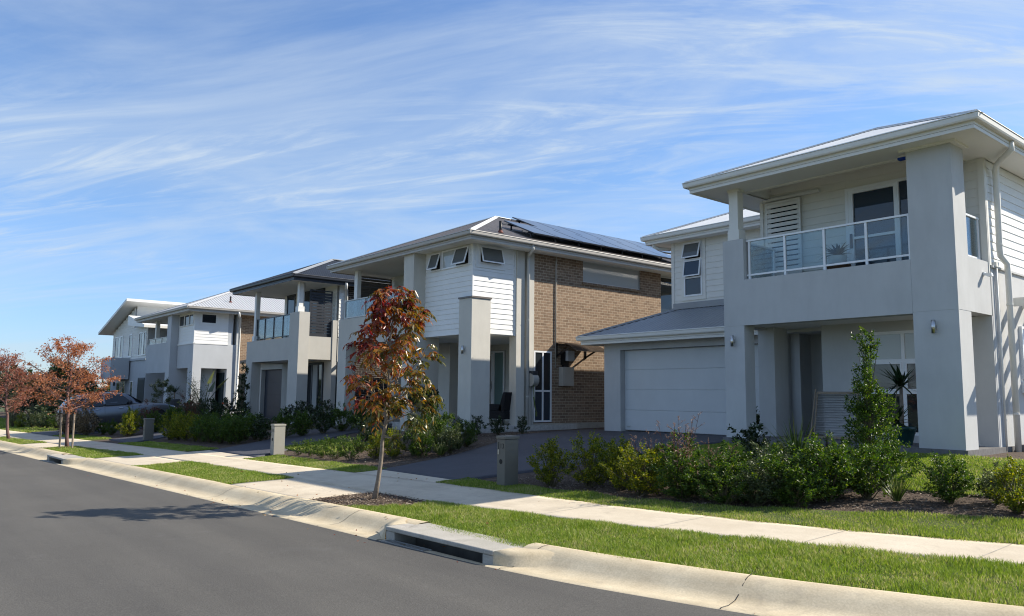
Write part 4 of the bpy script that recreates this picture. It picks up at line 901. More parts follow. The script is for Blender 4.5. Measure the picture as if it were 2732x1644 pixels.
window(h, Wall('S', -41.6), 15.6, 16.1, .6, 2.65, [(15.6,16.1,1.3,2.65,'glass'),(15.6,16.1,.6,1.3,'glass')], 'greyalu')
window(h, FW, -43.95, -41.6, 5.1, 5.72, [(-43.95,-43.1,5.1,5.72,'glass',0,1),(-43.1,-42.35,5.1,5.72,'glass'),(-42.35,-41.6,5.1,5.72,'midblind',0,1)], 'creamboard')
window(h, SW, 13.5, 14.3, 5.2, 5.72, [(13.5,14.3,5.2,5.72,'glass')], 'whiteboard', .08, 'whiteboard')
p = MB(); p.box(-50.2, -44.85, 13.2, 13.45, 2.7, 4.38); p.build('balcony_wall', RM, h)
railing(h, ((-50.1,13.3),(-44.9,13.3)), 4.38, 4.72, [.01,.25,.5,.75,.99], M['greyalu'], bz=.04)
p = MB(); p.box(-48.95, -48.7, 13.3, 13.5, 4.38, 5.8); p.build('post', M['creamboard'], h)
slats(h, Wall('F', 14.2), -48.2, -45.0, 4.4, 5.8, .13, .085, .0, .03, M['darkalu'], 'privacy_screen')
p = MB(); p.box(-50.2, -44.2, 14.6, 24, .2, 5.8); p.build('wall', RM, h)
window(h, Wall('F', 14.55), -49.6, -46.9, .3, 2.6, [(-49.6,-48.7,.3,2.6,'midblind'),(-48.7,-47.9,.3,2.6,'glass'),(-47.9,-46.9,.3,2.6,'midblind')], 'alu', fw=.1)
p = MB(); p.box(-46.9, -42.3, 14.5, 14.7, .2, 2.9); p.build('wall', RM, h)
p = MB(); clad(p, Wall('F', 14.45), -46.8, -45.4, .3, 2.55, .16); p.build('cladding', M['whiteboard'], h)
p = MB(); p.box(-42.9, -41.8, 14.9, 15.0, .4, 2.66); p.build('entry_door', M['navy'], h)
p = MB(); p.box(-44.1, -41.5, 13.2, 15, .2, .45); p.build('porch_floor', M['paletile'], h)
hip(h, -50.6, -40.7, 12.5, 27, 6.0, .40, M['roofwhite'], M['trimgrey'], M['soffit'], cp=.16, capm=M['roofwhite'])
pipe_vent(h, -42.0, 15.16, 6.48, .32)
downpipe(h, [(-40.8,15.2,5.9),(-40.8,15.22,5.75),(-40.95,15.3,5.65),(-41.35,15.5,5.6),(-41.38,15.5,.9),(-41.2,15.4,.75),(-41.1,15.3,.7)], M['trim'], .06)

# ------------------------------------------------------------------ skillion roofed house, farthest
h = thing('house', 'farthest house with steep white skillion roof and tall narrow upper windows', 'house', (-57, 13.8, .1))
FW = Wall('F', 13.8)
p = MB()
for k in range(20):
    a = 3.75+k*.17; b = a+.17; xa = -61.0
    zr_ = lambda x: 5.72+(x+61.6)*.25
    x0 = max(-61.0, -61.6+(b-5.72)/.25+.1) if b > 5.8 else -61.0
    x1 = -52.3 if a < 5.75 else -55.6
    if x0 < x1 and a < 7.2: clad(p, FW, x0, x1, a, b, .17)
p.build('cladding', M['creamboard'], h)
p = MB(); p.prism([(-61,0),(-52.3,0),(-52.3,5.9),(-55.7,5.9),(-55.7,7.05),(-61,5.75)], 'y', 13.803, 26); p.build('wall', M['coolrender'], h)
p = MB(); p.box(-61, -52.3, 13.72, 13.8, 3.62, 3.74); p.build('wall_band', M['coolrender'], h)
p = MB(); p.prism([(-62.0,5.64),(-54.7,7.47),(-54.7,7.64),(-62.0,5.81)], 'y', 13.0, 27); ro = p.build('roof', M['trim'], h)
p = MB(); p.prism([(-54.85,5.9),(-54.85,6.55),(-51.0,5.72),(-51.0,5.55)], 'y', 13.2, 26); p.build('lower_roof', M['trim'], h)
p = MB(); p.prism([(-55.75,5.9),(-55.55,5.9),(-55.55,7.3),(-55.75,7.3)], 'y', 13.9, 26); p.build('clerestory', M['creamboard'], h)
for (a, b, n_) in ((-60.3,-58.1,3), (-56.6,-55.8,1), (-54.2,-52.5,3)):
    w_ = (b-a)/n_; window(h, FW, a, b, 3.9, 5.42, [(a+w_*k, a+w_*(k+1), 3.9, 5.42, 'blind' if (k+n_) % 2 == 0 else 'glass') for k in range(n_)], 'alu', fw=.07)
window(h, FW, -59.2, -56.9, .6, 2.3, [(-59.2,-58.3,.6,2.3,'glass'),(-58.3,-57.6,.6,2.3,'blind'),(-57.6,-56.9,.6,2.3,'glass')], 'greyalu', fw=.08)
window(h, FW, -55.7, -55.0, .5, 2.3, [(-55.7,-55.0,.5,2.3,'midblind')], 'alu', fw=.06)
p = MB(); p.box(-53.8, -52.4, 13.74, 13.8, .1, 2.5); p.build('entry_door', M['midblind'], h)
p = MB(); p.box(-58.6, -56, 12.6, 13.72, 2.42, 3.82); p.build('balcony_wall', M['coolrender'], h)
p = MB(); p.prism([(-54,8.6),(-52,7.9),(-52,8.12),(-54,8.85)], 'y', 20, 27); p.box(-53.9, -52.2, 20.3, 27, 5.9, 8.0); p.build('upper_roof', M['trim'], h)
q = MB(); q.box(-59.9,-59.8,13.7,13.8,2.0,2.25); q.build('wall_light', M['darkalu'], h)
# ------------------------------------------------------------------ foliage kit (numpy leaves)
def unit(v): return v/np.maximum(np.linalg.norm(v, axis=-1, keepdims=True), 1e-9)
def leafgeo(P, D, L, Wd, fold=.25, curl=.0):
    """each leaf: base, two sides, tip - two triangles folded along the midrib"""
    n = len(P); D = unit(D); rnd = RNG.normal(size=(n,3)); S = unit(np.cross(D, rnd)); U = np.cross(S, D)
    L = np.broadcast_to(np.asarray(L, float), (n,))[:,None]; Wd = np.broadcast_to(np.asarray(Wd, float), (n,))[:,None]
    mid = P + D*L*.48; tip = P + D*L - np.array([0,0,1])*L*curl
    V = np.stack([P, mid+S*Wd/2+U*Wd*fold, tip, mid-S*Wd/2+U*Wd*fold], 1).reshape(-1,3)
    b = (np.arange(n)*4)[:,None]; F = np.concatenate([b+[0,1,2], b+[0,2,3]], 1).reshape(-1,3)
    return V, F
def bladegeo(P, D, L, Wd, droop, seg=4):
    """long arching strap leaves, seg quads each"""
    n = len(P); D = unit(D); side = unit(np.cross(D, np.array([0,0,1.])+RNG.normal(size=(n,3))*.05)); L = np.broadcast_to(L, (n,))[:,None]; Wd = np.broadcast_to(Wd, (n,))[:,None]; dr = np.broadcast_to(droop, (n,))[:,None]
    rows = []
    for k in range(seg+1):
        t = k/seg; w = Wd*(1-t**1.6)*.5+.0008; c = P + D*L*t - np.array([0,0,1])*L*dr*t*t
        rows += [c-side*w, c+side*w]
    V = np.stack(rows, 1).reshape(-1,3); b = (np.arange(n)*2*(seg+1))[:,None]
    F = np.concatenate([b+np.array([2*k, 2*k+1, 2*k+3, 2*k+2]) for k in range(seg)], 1).reshape(-1,4); return V, F

def shrub_meshes(seed, h=.8, r=.42, n=2200, leaf=.045, clumps=70, flat=.55, up=.35, spire=0):
    """uneven shrub: many short leafy twigs of different length round a few stems; returns (foliage V,F), stem MB"""
    global RNG
    RNG = np.random.default_rng(seed); st = MB(); Vs = []; Fs = []; nb = 0
    per = n//clumps
    for c in range(clumps):
        a = RNG.uniform(0, 2*math.pi); q = RNG.uniform(.05, 1)**.6; el = RNG.uniform(0, 1)
        bump = 1+.28*math.sin(a*2+seed)+.18*math.sin(a*5+seed*2)
        R_ = r*bump*(1-.5*max(0, el-.55)/.45)*(.45+.55*min(1, el/.35)); Z = h*(.12+.88*el)*(1+(0 if spire else .16)*math.sin(a*3+seed*1.7))*RNG.uniform(.82 if not spire else .95, 1.12 if not spire else 1.0)
        if spire: R_ = r*(.75+.4*abs(math.sin(a*1.5+el*5+seed)))*(1-.90*el**.75)*(.72+.34*math.sin(el*19+a*2)); q = RNG.uniform(.15,1.15)**.6; el = el*(1-.12*(RNG.uniform()<.3))
        C = np.array([R_*q*math.cos(a), R_*q*math.sin(a), Z]); out = unit(np.array([math.cos(a)*q, math.sin(a)*q, up+el]))
        ln = RNG.uniform(.08, .2)*(h/.8 if not spire else 1.0); t = RNG.uniform(0, 1, per)[:,None]
        P = C + out*ln*(t-.4) + RNG.normal(size=(per,3))*.022*(h/.8 if not spire else 1.3); D = out*.55 + RNG.normal(size=(per,3))*.75+np.array([0,0,.12])
        V, F = leafgeo(P, D, leaf*RNG.uniform(.65, 1.25, per), leaf*flat*RNG.uniform(.8, 1.1, per), .18)
        Vs.append(V); Fs.append(F+nb); nb += len(V)
        if c % (4 if not spire else 16) == 0:
            b0 = np.array([RNG.uniform(-.05,.05), RNG.uniform(-.05,.05), -.05]); m = b0*.6+C*(np.array([.45,.45,.55]) if not spire else np.array([.2,.2,.6])); st.tube([b0, m, C+out*ln*.3], [.011*min(1.3,h/.8)+.002, .007*min(1.3,h/.8), .003], 5, False)
    return (np.vstack(Vs), np.vstack(Fs)), st
PROTO = {}
def proto(key, mat, **kw):
    fol, st = shrub_meshes(**kw)
    r_ = bpy.data.objects.new('shrub', None)
    fo = np_mesh('foliage', fol[0], fol[1], mat); so_ = st.build('stem', M['stem'])
    PROTO[key] = (fo, so_)
def shrub(key, x, y, s, label, group=None, name='shrub', cat='shrub', rot=None, z=None, sz=None):
    fo, so_ = PROTO[key]; r_ = thing(name, label, cat, (x, y, g(x,y)-.02 if z is None else z), group)
    r_.rotation_euler = (0, 0, random.uniform(0, 6.28) if rot is None else rot); r_.scale = (s, s, s*(sz or 1))
    for o in (fo, so_):
        if o.get('used') or True:
            c = o.copy(); COL.objects.link(c); c.parent = r_
    return r_
M['drybush'] = leafmat('dry_tan_leaves', [(0,(.06,.05,.03)),(.6,(.20,.15,.09)),(1,(.36,.28,.18))], .5, .3)
proto('hedgeA', M['hedge'], seed=3, n=5200, leaf=.044, clumps=130); proto('hedgeB', M['hedge'], seed=8, n=5400, leaf=.044, r=.48, clumps=130)
proto('hedgeC', M['hedge'], seed=21, n=4600, leaf=.047, h=.75, r=.43, clumps=110); proto('yelA', M['hedgeyellow'], seed=5, n=3600, leaf=.047, r=.39, clumps=100); proto('yelB', M['hedgeyellow'], seed=14, n=4200, leaf=.047, r=.45, clumps=110)
proto('mixA', M['oliveleaf'], seed=31, n=4400, leaf=.052, r=.47, flat=.4, clumps=110); proto('darkA', M['darkleaf'], seed=41, n=1700, leaf=.075, r=.42, flat=.5, clumps=60)
proto('darkB', M['darkleaf'], seed=44, n=1700, leaf=.07, r=.45, flat=.5, clumps=60); proto('box', M['hedge'], seed=51, n=2600, leaf=.03, h=.45, r=.36, up=.2); proto('dry', M['drybush'], seed=66, n=1900, leaf=.075, r=.42, flat=.4, clumps=70, h=.95); proto('red', M['redleaf'], seed=61, n=1500, leaf=.05, r=.4, flat=.4)
proto('olive', M['oliveleaf'], seed=81, h=1.8, r=.5, n=3000, leaf=.06, clumps=120, flat=.35, up=.6)

def lobes(seed, blobs, leaf, mat, flat=.42):
    global RNG
    RNG = np.random.default_rng(seed); Ps = []; Ds = []; st = MB()
    for cx, cy, cz, rx, rz, n in blobs:
        k = n//26
        for c in range(k):
            v = unit(RNG.normal(size=3)); q = RNG.uniform(.25, 1.12)**.5; C = np.array([cx,cy,cz])+v*q*np.array([rx,rx,rz]); out = unit(v*np.array([1,1,.6])+np.array([0,0,.9])); ln = RNG.uniform(.07,.17); t = RNG.uniform(0,1,26)[:,None]
            Ps.append(C+out*ln*(t-.3)+RNG.normal(size=(26,3))*.02); Ds.append(out*.6+RNG.normal(size=(26,3))*.7+np.array([0,0,.15]))
            if c % 7 == 0: st.tube([(0,0,-.03),(cx*.5,cy*.5,cz*.55),C+out*ln*.6], [.012,.008,.003], 5, False)
    Ps = np.vstack(Ps); V, F = leafgeo(Ps, np.vstack(Ds), leaf*RNG.uniform(.65,1.25,len(Ps)), leaf*flat, .18); return V, F, st
def lobeshrub(label, x, y, blobs, leaf, mat, seed):
    t = thing('column_shrub', label, 'shrub', (x, y, g(x,y)-.02)); sx, sy = rr.x, rr.y
    V, F, st = lobes(seed, [(a*sx+b*sy, a*sy-b*sx, z, q, w, n) for a, b, z, q, w, n in blobs], leaf, mat); np_mesh('foliage', V, F, M[mat], t); st.build('stem', M['stem'], t, local=True)
# white house bed
B1 = 'bed in front of the nearest white house'
H1S = [(-9.45,8.75,.84,'yelA','small yellow green shrub touching the mailbox numbered 13',.95),
 (-8.9,9.05,.86,'yelB','yellow green shrub, second one to the right of the mailbox numbered 13',.95),
 (-8.3,9.15,.80,'yelA','upright yellow green shrub, third one to the right of the mailbox numbered 13',1.0),
 (-7.72,8.95,.92,'yelB','brightest yellow shrub at the middle of the long garden bed',.78),
 (-7.35,9.45,1.0,'hedgeB','green shrub behind the pink seed heads, in front of the garage door',.82),
 (-6.95,8.98,.98,'hedgeA','green shrub just right of the brightest yellow shrub in the long bed',.74),
 (-6.5,9.25,.90,'hedgeC','green shrub in the long bed below the left porch pillar',.84),
 (-6.12,9.75,1.0,'mixA','olive green shrub in the long bed below the recessed entry',.74),
 (-5.72,9.40,1.0,'hedgeB','broad green shrub in the long bed below the strappy grass clump',.76),
 (-5.32,9.9,1.05,'hedgeA','tall green shrub in the bed below the small purple cordyline',.84),
 (-5.05,10.35,.92,'hedgeC','dense green shrub at the foot of the tall column shrub',.9),
 (-5.25,11.3,.8,'hedgeB','green shrub close behind, to the right of the tall column shrub base',.9),
 (-4.12,10.62,.82,'hedgeA','separate green shrub standing right of the spiky clump, below the right pillar',.80),
 (-3.35,10.5,.74,'yelB','yellow tipped shrub cut by the right edge of the photo',.82),
 (-3.68,10.9,.55,'mixA','small olive shrub between the separate shrub and the right edge of the photo',.9),
 (-9.1,9.75,.8,'yelB','yellow green shrub behind the first shrubs right of the mailbox',.8),
 (-8.05,9.7,.9,'hedgeC','green shrub filling the back row left of the pink seed heads',.78),
 (-6.72,9.75,.95,'hedgeB','green shrub in the back row below the garage door corner',.74),
 (-6.3,8.95,.72,'hedgeB','low green shrub at the lawn edge below the left porch pillar',.74),
 (-5.95,9.15,.78,'mixA','low olive shrub at the lawn edge in front of the strappy clump',.72),
 (-5.5,9.35,.70,'hedgeC','low dark shrub at the lawn edge left of the column shrub',.72),
 (-5.62,10.2,1.0,'hedgeB','green shrub in the back row beside the column shrub',.8),
 (-2.75,11.0,.8,'hedgeB','green shrub at the far right end of the long bed',.9)]
for x, y, s, k, l, q in H1S: shrub(k, x, y, s, l, 'hedge shrubs in the long bed', sz=q)
lobeshrub('tall narrow column shrub with an uneven spire in front of the porch window', -5.92, 12.28, [(0,0,.30,.36,.34,1900),(.06,.05,.70,.33,.30,2000),(-.20,0,.78,.17,.24,520),(.16,0,1.0,.20,.24,700),(-.04,0,1.08,.22,.28,1100),(.0,0,1.40,.15,.26,760),(-.12,0,1.30,.10,.16,240),(.02,0,1.70,.105,.22,420),(-.12,0,1.98,.07,.14,130),(.06,0,1.98,.075,.20,210),(.03,0,2.17,.045,.13,90)], .052, 'hedge', 5)
shrub('darkB', -10.1, 15.6, .8, 'dark shrub beside the white ornament by the left porch pillar')
shrub('darkA', -7.75, 11.9, .85, 'dark leafy shrub left of the strappy grass clump', sz=.9)

def strappy(name, label, x, y, n, L, wd, droop, mat, spread=.5, z=None, group=None, cat='grass clump'):
    r_ = thing(name, label, cat, (x, y, g(x,y)-.01 if z is None else z), group)
    a = RNG.uniform(0, 2*math.pi, n); tl = RNG.uniform(.1, 1, n)*spread
    D = np.stack([np.cos(a)*tl, np.sin(a)*tl, np.ones(n)], 1); P = np.stack([np.cos(a)*.06*tl, np.sin(a)*.06*tl, np.zeros(n)], 1)
    V, F = bladegeo(P, D, L*RNG.uniform(.6, 1.15, n), wd*RNG.uniform(.7, 1.2, n), droop*RNG.uniform(.4, 1.3, n)); np_mesh('foliage', V, F, M[mat], r_); return r_
strappy('grass_clump', 'pale arching strappy grass clump in front of the dark entry', -6.95, 11.9, 170, 1.12, .026, .50, 'strap', .85)
strappy('grass_clump', 'small spiky clump in the bark mulch right of the column shrub', -4.64, 10.3, 90, .38, .014, .25, 'strap', .8)
strappy('cordyline', 'small dark purple cordyline by the porch step', -7.15, 13.3, 34, .42, .04, .35, 'purple', 1.0, cat='plant')
strappy('cordyline', 'dark purple cordyline hidden among the hedge left of the column shrub', -5.75, 10.4, 26, .5, .045, .3, 'purple', .9, cat='plant')
def weeds(x, y, n, h, label):
    r_ = thing('flowering_weed', label, 'weed', (x, y, g(x,y))); st = MB(); Vs = []; Fs = []; nb = 0
    for k in range(n):
        a = RNG.uniform(0, 6.28); q = RNG.uniform(.05, .3); hh = h*RNG.uniform(.75, 1.05)
        p0 = np.array([q*.3*math.cos(a), q*.3*math.sin(a), 0]); p1 = p0+np.array([q*math.cos(a), q*math.sin(a), hh]); p2 = p1+np.array([.05*math.cos(a), .05*math.sin(a), .03])
        st.tube([p0, p0*.4+p1*.6, p1, p2], [.005,.004,.003,.002], 4, False)
        for b in range(5):
            t = .55+.09*b; c = p0*(1-t)+p1*t; d = np.array([math.cos(a+b*2.1), math.sin(a+b*2.1), .7])*.11; st.tube([c, c+d*.7, c+d+np.array([0,0,-.015])], [.003,.002,.0015], 4, False)
            m = 9; P = c+d*np.linspace(.55,1.05,m)[:,None]+RNG.normal(size=(m,3))*.006; V, F = leafgeo(P, RNG.normal(size=(m,3))+d*6, .018, .010); Vs.append(V); Fs.append(F+nb); nb += len(V)
        m = 14; P = p1+(p2-p1)*np.linspace(-.6,1,m)[:,None]+RNG.normal(size=(m,3))*.006; V, F = leafgeo(P, RNG.normal(size=(m,3)), .018, .010); Vs.append(V); Fs.append(F+nb); nb += len(V)
        m = 8; P = p0+(p1-p0)*RNG.uniform(.1,.7,m)[:,None]; V, F = leafgeo(P, RNG.normal(size=(m,3))+np.array([0,0,.4]), .07, .018); Vs.append(V); Fs.append(F+nb); nb += len(V)
    st.build('stem', M['redleaf'], r_, local=True); o = np_mesh('foliage', np.vstack(Vs), np.vstack(Fs), M['pinkweed'], r_)  # pink seed heads and small leaves share this mesh
weeds(-7.15, 9.0, 11, 1.12, 'tall pink seed heads rising above the hedge in front of the garage door')
weeds(-6.62, 9.05, 6, .86, 'shorter pinkish seed heads right of the tall ones')
weeds(-7.75, 9.2, 5, .84, 'thin pinkish seed heads above the brightest yellow shrub')

# brown house bed
H2S = [(-18.5,8.55,.62,'box','low trimmed bush beside the mailbox numbered 15'),(-17.95,8.6,.75,'box','low trimmed bush, second from the mailbox numbered 15'),(-17.3,8.6,.8,'box','low trimmed bush, third from the mailbox numbered 15'),
 (-16.75,8.65,.95,'box','dark rounded bush left of the street tree, at the lawn edge'),(-16.15,8.75,1.0,'box','dark rounded bush just left of the autumn tree trunk'),
 (-15.75,9.15,.62,'yelA','small yellow bush behind the autumn tree trunk, left side'),(-15.35,9.35,.66,'yelB','small yellow bush behind the autumn tree trunk, right side'),
 (-15.3,9.9,.95,'mixA','olive shrub right of the autumn tree trunk'),(-15.55,10.7,1.02,'hedgeB','tall green shrub behind the autumn tree'),(-14.85,9.75,.8,'hedgeC','green shrub near the driveway bend, right of the tree'),
 (-14.75,10.5,.72,'mixA','olive shrub at the edge of the dark driveway'),(-15.35,11.4,.7,'hedgeA','green shrub halfway up the bed beside the dark driveway'),(-17.2,11.6,.95,'hedgeA','leafy green shrub left of the slender potted style tree by the porch'),
 (-18.6,10.6,.9,'darkA','dark shrub behind the low trimmed bushes'),
 (-17.6,12.75,.55,'darkA','dark bush below the left of the brown house pillar'),(-16.95,12.95,.55,'darkB','dark bush at the porch step under the pillar'),(-16.5,13.3,.55,'darkA','dark bush under the wicker chair'),(-16.2,13.9,.5,'darkB','dark bush at the foot of the downpipe'),(-19.3,12.6,.6,'hedgeA','green bush in front of the pale porch step')]
for x, y, s, k, l in H2S: shrub(k, x, y, s, l, 'shrubs in the bed of the brown brick house')
strappy('agave', 'broad leaved agave in the bed behind the low trimmed bushes', -17.3, 9.6, 16, .6, .13, .25, 'oliveleaf', 1.0, cat='plant')
strappy('grass_clump', 'grassy clump at the gravel edge of the dark driveway', -14.55, 10.1, 110, .5, .015, .5, 'strap', .9)
strappy('grass_clump', 'grassy clump above the gravel beside the olive shrub', -15.0, 10.9, 90, .7, .014, .4, 'oliveleaf', .7)

# cream house hedge
k_ = ['hedgeA','yelB','hedgeB','hedgeC','hedgeB','hedgeA']; names = ['first','second','third','fourth','fifth','sixth','seventh','eighth']
for i in range(8):
    x = -28.0+i*.62; shrub(['yelB','yelA','yelB','yelA','hedgeA','hedgeB','hedgeC','hedgeA'][i], x, 8.3+.06*i, .9, f'{"yellow green" if i < 4 else "dark green"} hedge shrub in the street row of the cream house, {names[i]} from its mailbox', 'street hedge of the cream house')
for i in range(7):
    shrub(['hedgeA','darkA','hedgeB'][i % 3], -23.4+.12*i, 8.9+i*.62, .88, f'green hedge shrub in the row along the second driveway, {names[i]} from the street', 'hedge along the second driveway')
for i in range(6):
    shrub(['hedgeB','hedgeA'][i % 2], -27.4+i*.66, 9.2+.1*i, .88, f'hedge shrub in the back row of the cream house bed, {names[i]} from the left', 'back hedge of the cream house')
for i in range(7):
    shrub(['darkA','darkB'][i % 2], -28.4+.62*i, 12.7+.16*i, [.8,.9,.8,.95,.85,.9,.85][i], f'dark leafy shrub under the cream house window, {names[i]} from the big pillar', 'dark shrubs under the cream house window')
lobeshrub('dark narrow column shrub beside the dark blue garage door', -33.0, 12.6, [(0,0,.35,.34,.34,700),(.05,0,.75,.28,.3,560),(-.1,0,1.1,.22,.28,420),(.08,0,1.45,.2,.26,320),(-.02,0,1.8,.17,.25,260),(.06,0,2.1,.12,.2,160),(.0,0,2.35,.07,.14,70)], .085, 'darkleaf', 9)
# pale roofed house bed
H4S = [(-31.6,7.9,.95,'yelA','yellow green shrub left of the third driveway, nearest the street'),(-32.4,8.1,1.0,'yelB','yellow green shrub in front of the silver car'),(-31.9,8.8,.95,'hedgeA','green shrub beside the third driveway behind the yellow ones'),(-33.0,8.9,1.25,'red','reddish shrub in front of the car door'),(-33.4,7.7,.6,'hedgeB','low green shrub under the car rear wheel'),(-34.3,7.6,.6,'hedgeC','low green shrub left of the car rear wheel'),
 (-32.6,9.8,1.1,'hedgeC','green shrub in front of the car bonnet'),(-33.6,10.6,1.3,'red','dark reddish shrub under the car bonnet'),(-34.0,6.95,1.25,'dry','tan dry leaved bush behind the car tail, beside the second street tree'),(-35.2,6.55,1.35,'dry','larger tan bush at the far side of the car tail'),(-34.2,11.0,.95,'olive','olive shrub hiding the front of the car'),(-34.0,11.8,1.1,'darkA','dark shrub beside the slender young tree'),
 (-37.9,12.2,.9,'darkB','dark bush in front of the grey house pillar'),(-38.9,12.3,1.0,'darkA','tall dark bush in front of the white side door'),(-36.9,12.3,1.0,'darkB','dark bush below the bird of paradise plant'),(-35.9,12.5,1.0,'darkA','dark bush by the grey house entry arch'),(-35.1,12.8,1.05,'darkB','dark bush with a salmon flower near the corner pier')]
for x, y, s, k, l in H4S: shrub(k, x, y, s, l, 'shrubs in front of the pale roofed house')
r_ = thing('hibiscus_flower', 'single salmon pink flower on the dark bush by the pale roofed house', 'flower', (-34.75, 12.45, g(-34.75,12.45)+.72))
V, F = leafgeo(np.zeros((9,3)), np.stack([np.cos(np.arange(9)*.7), np.sin(np.arange(9)*.7), np.full(9,.35)],1), .10, .09, .1); np_mesh('petals', V, F, M['flower'], r_)
# far garden at the left edge
for i, (x, y, s, k) in enumerate([(-43.5,6.9,1.0,'mixA'),(-44.6,6.7,1.05,'mixA'),(-45.6,6.4,.75,'yelB'),(-42.4,7.0,.85,'darkA'),(-41.2,7.2,.9,'hedgeA'),(-46.8,6.2,.9,'olive'),(-40.2,7.4,1.0,'mixA')]):
    shrub(k, x, y, s, ['rounded olive bush below the dark far trees','larger rounded olive bush left of the car','small pale bush at the far left by the footpath','dark bush beside the second street tree trunk','green bush behind the second street tree trunk','slim grey green conifer like bush at the far left','olive bush just behind the silver car tail'][i], 'bushes of the far garden')

# ------------------------------------------------------------------ trees
def limbs(seed, base, H_, trunk_top, rad, crown, n_br, lean=(0,0), el=(.5,1.1), wob=.06, fork=None):
    """trunk polyline with n_br ascending limbs and their side twigs; crown(t) gives reach at height fraction t; returns MB and twig list"""
    global RNG
    RNG = np.random.default_rng(seed); mb = MB(); tw = []
    zs = np.linspace(0, H_*.96, 12); pts = [np.array([lean[0]*(z/H_)**.6+wob*RNG.normal()*(z/H_)*.5, lean[1]*(z/H_)**.6+wob*RNG.normal()*(z/H_)*.5, z]) for z in zs]
    pts[0] = np.array([0,0,-.08]); rads = [rad*(1.25 if i == 0 else 1-.88*(i/11)**1.1) for i in range(12)]
    mb.tube(pts, rads, 9)
    tp = lambda z: np.array([np.interp(z, zs, [p[k] for p in pts]) for k in range(3)])
    for b in range(n_br):
        t = (b+.5)/n_br; z0 = trunk_top+(H_*.93-trunk_top)*t*.85; a = b*2.4+RNG.uniform(-.4,.4); tip_z = trunk_top+(H_-trunk_top)*min(1, t*.95+.16); reach = crown((tip_z-trunk_top)/(H_-trunk_top))*RNG.uniform(.72,1.1)
        p0 = tp(z0); p2 = np.array([p0[0]*.4+lean[0]*.6+reach*math.cos(a), p0[1]*.4+lean[1]*.6+reach*math.sin(a), tip_z*RNG.uniform(.94,1.04)]); p1 = p0*.5+p2*.5+np.array([0,0,-.05*H_*RNG.uniform(.2,1)])+RNG.normal(size=3)*.03
        r0_ = max(.005, rad*.42*(1-t*.6)); mb.tube([p0, p0*.6+p1*.4, p1, p2], [r0_, r0_*.8, r0_*.6, .004], 6, False)
        for q in range(7):
            s = RNG.uniform(.3, 1.0); c = (p0*(1-s)**2+2*p1*s*(1-s)+p2*s*s); d = unit(np.array([math.cos(a+RNG.normal()*.9), math.sin(a+RNG.normal()*.9), RNG.uniform(-.1,.9)])); ln = reach*RNG.uniform(.25,.55)*(1.2-.6*s)+.05
            e = c+d*ln; mb.tube([c, c*.5+e*.5+np.array([0,0,.01]), e], [.006,.004,.002], 4, False); tw.append((c, e, d))
        tw.append((p1, p2, unit(p2-p1)))
    return mb, tw
# near autumn tree: compound leaves with drooping leaflets, wine red at the top to olive green low on the right
TX, TY = -10.36, 6.01
t = thing('autumn_tree', 'slender young street tree with red, orange and olive autumn leaves', 'tree', (TX, TY, g(TX,TY)))
cr = lambda s: .66*(math.sin(math.pi*min(1, .12+.86*s)**.8)**.7) if s < 1 else .12
mb, tw = limbs(5, None, 3.30, .88, .036, cr, 26, lean=(.14,.20))
mb.build('trunk', M['bark'], t, smooth=True, local=True)
Ps = []; Ds = []; Ls = []; Hs = []; rc = MB()
sidev = np.array([rr.x, rr.y, 0])
for c, e, d in tw:
    thin = RNG.uniform()
    for q in range(RNG.integers(2, 5) if thin > .22 else 1):
        s = RNG.uniform(.35, 1.05); o_ = c*(1-s)+e*s; dd = unit(d+RNG.normal(size=3)*.65+np.array([0,0,.15])); Lr = RNG.uniform(.14,.24); nl = RNG.integers(4, 7)
        hue0 = .22+.44*(o_[2]-.9)/2.4-.26*(o_@sidev-.1)/.6+RNG.normal()*.15
        for k in range(1, nl+1):
            u = k/nl; p = o_+dd*Lr*u+np.array([0,0,-1])*Lr*.55*u*u
            sd = unit(np.cross(dd, [0,0,1])+RNG.normal(size=3)*.1)
            for sg in ((-1, 1) if k < nl else (0,)):
                Ps.append(p); Ds.append(sd*sg*.75+dd*.45+np.array([0,0,-.55-.5*RNG.uniform()])+RNG.normal(size=3)*.15); Ls.append(RNG.uniform(.075,.118)); Hs.append(np.clip(hue0+.03+RNG.normal()*.12, .0, 1))
V, F = leafgeo(np.array(Ps), np.array(Ds), np.array(Ls), np.array(Ls)*.40, .22, .06); np_mesh('crown', V, F, M['autumn'], t, np.repeat(Hs, 4))
def rust(label, x, y, H_, W_, seed, mat, tt, nbr=26, lean=(-.2,-.24)):
    t = thing('street_tree', label, 'tree', (x, y, g(x,y))); cr = lambda s: W_*.5*(.55+.55*math.sin(math.pi*min(1,max(0,s*.95+.03)))**.8)*(1-.45*max(0,s-.6)/.4)
    mb, tw = limbs(seed, None, H_, tt, .055, cr, nbr, lean=lean, wob=.12)
    mb.build('trunk', M['redbark'], t, smooth=True, local=True); Ps = []; Ds = []; Ls = []
    for c, e, d in tw:
        m = 30 if RNG.uniform() < .8 else 6; s = RNG.uniform(.15, 1.1, m)[:,None]; P = c*(1-s)+e*s+RNG.normal(size=(m,3))*np.array([.085,.085,.035]); Ps.append(P)
        Ds.append(unit(d)*.6+RNG.normal(size=(m,3))*.6+np.array([0,0,-.25])); Ls.append(RNG.uniform(.05,.095,m))
    Ps = np.vstack(Ps); Ds = np.vstack(Ds); Ls = np.concatenate(Ls); V, F = leafgeo(Ps, Ds, Ls, Ls*.36, .2, .1); np_mesh('crown', V, F, M[mat], t)
rust('rusty orange street tree with two timber stakes, second from the right', -27.2, 5.07, 3.35, 2.5, 15, 'rust', 1.05, 30, (-.10,-.12))
rust('rusty brown street tree at the left edge of the photo', -34.2, 4.45, 3.25, 1.9, 27, 'rustdark', 1.0, 26)
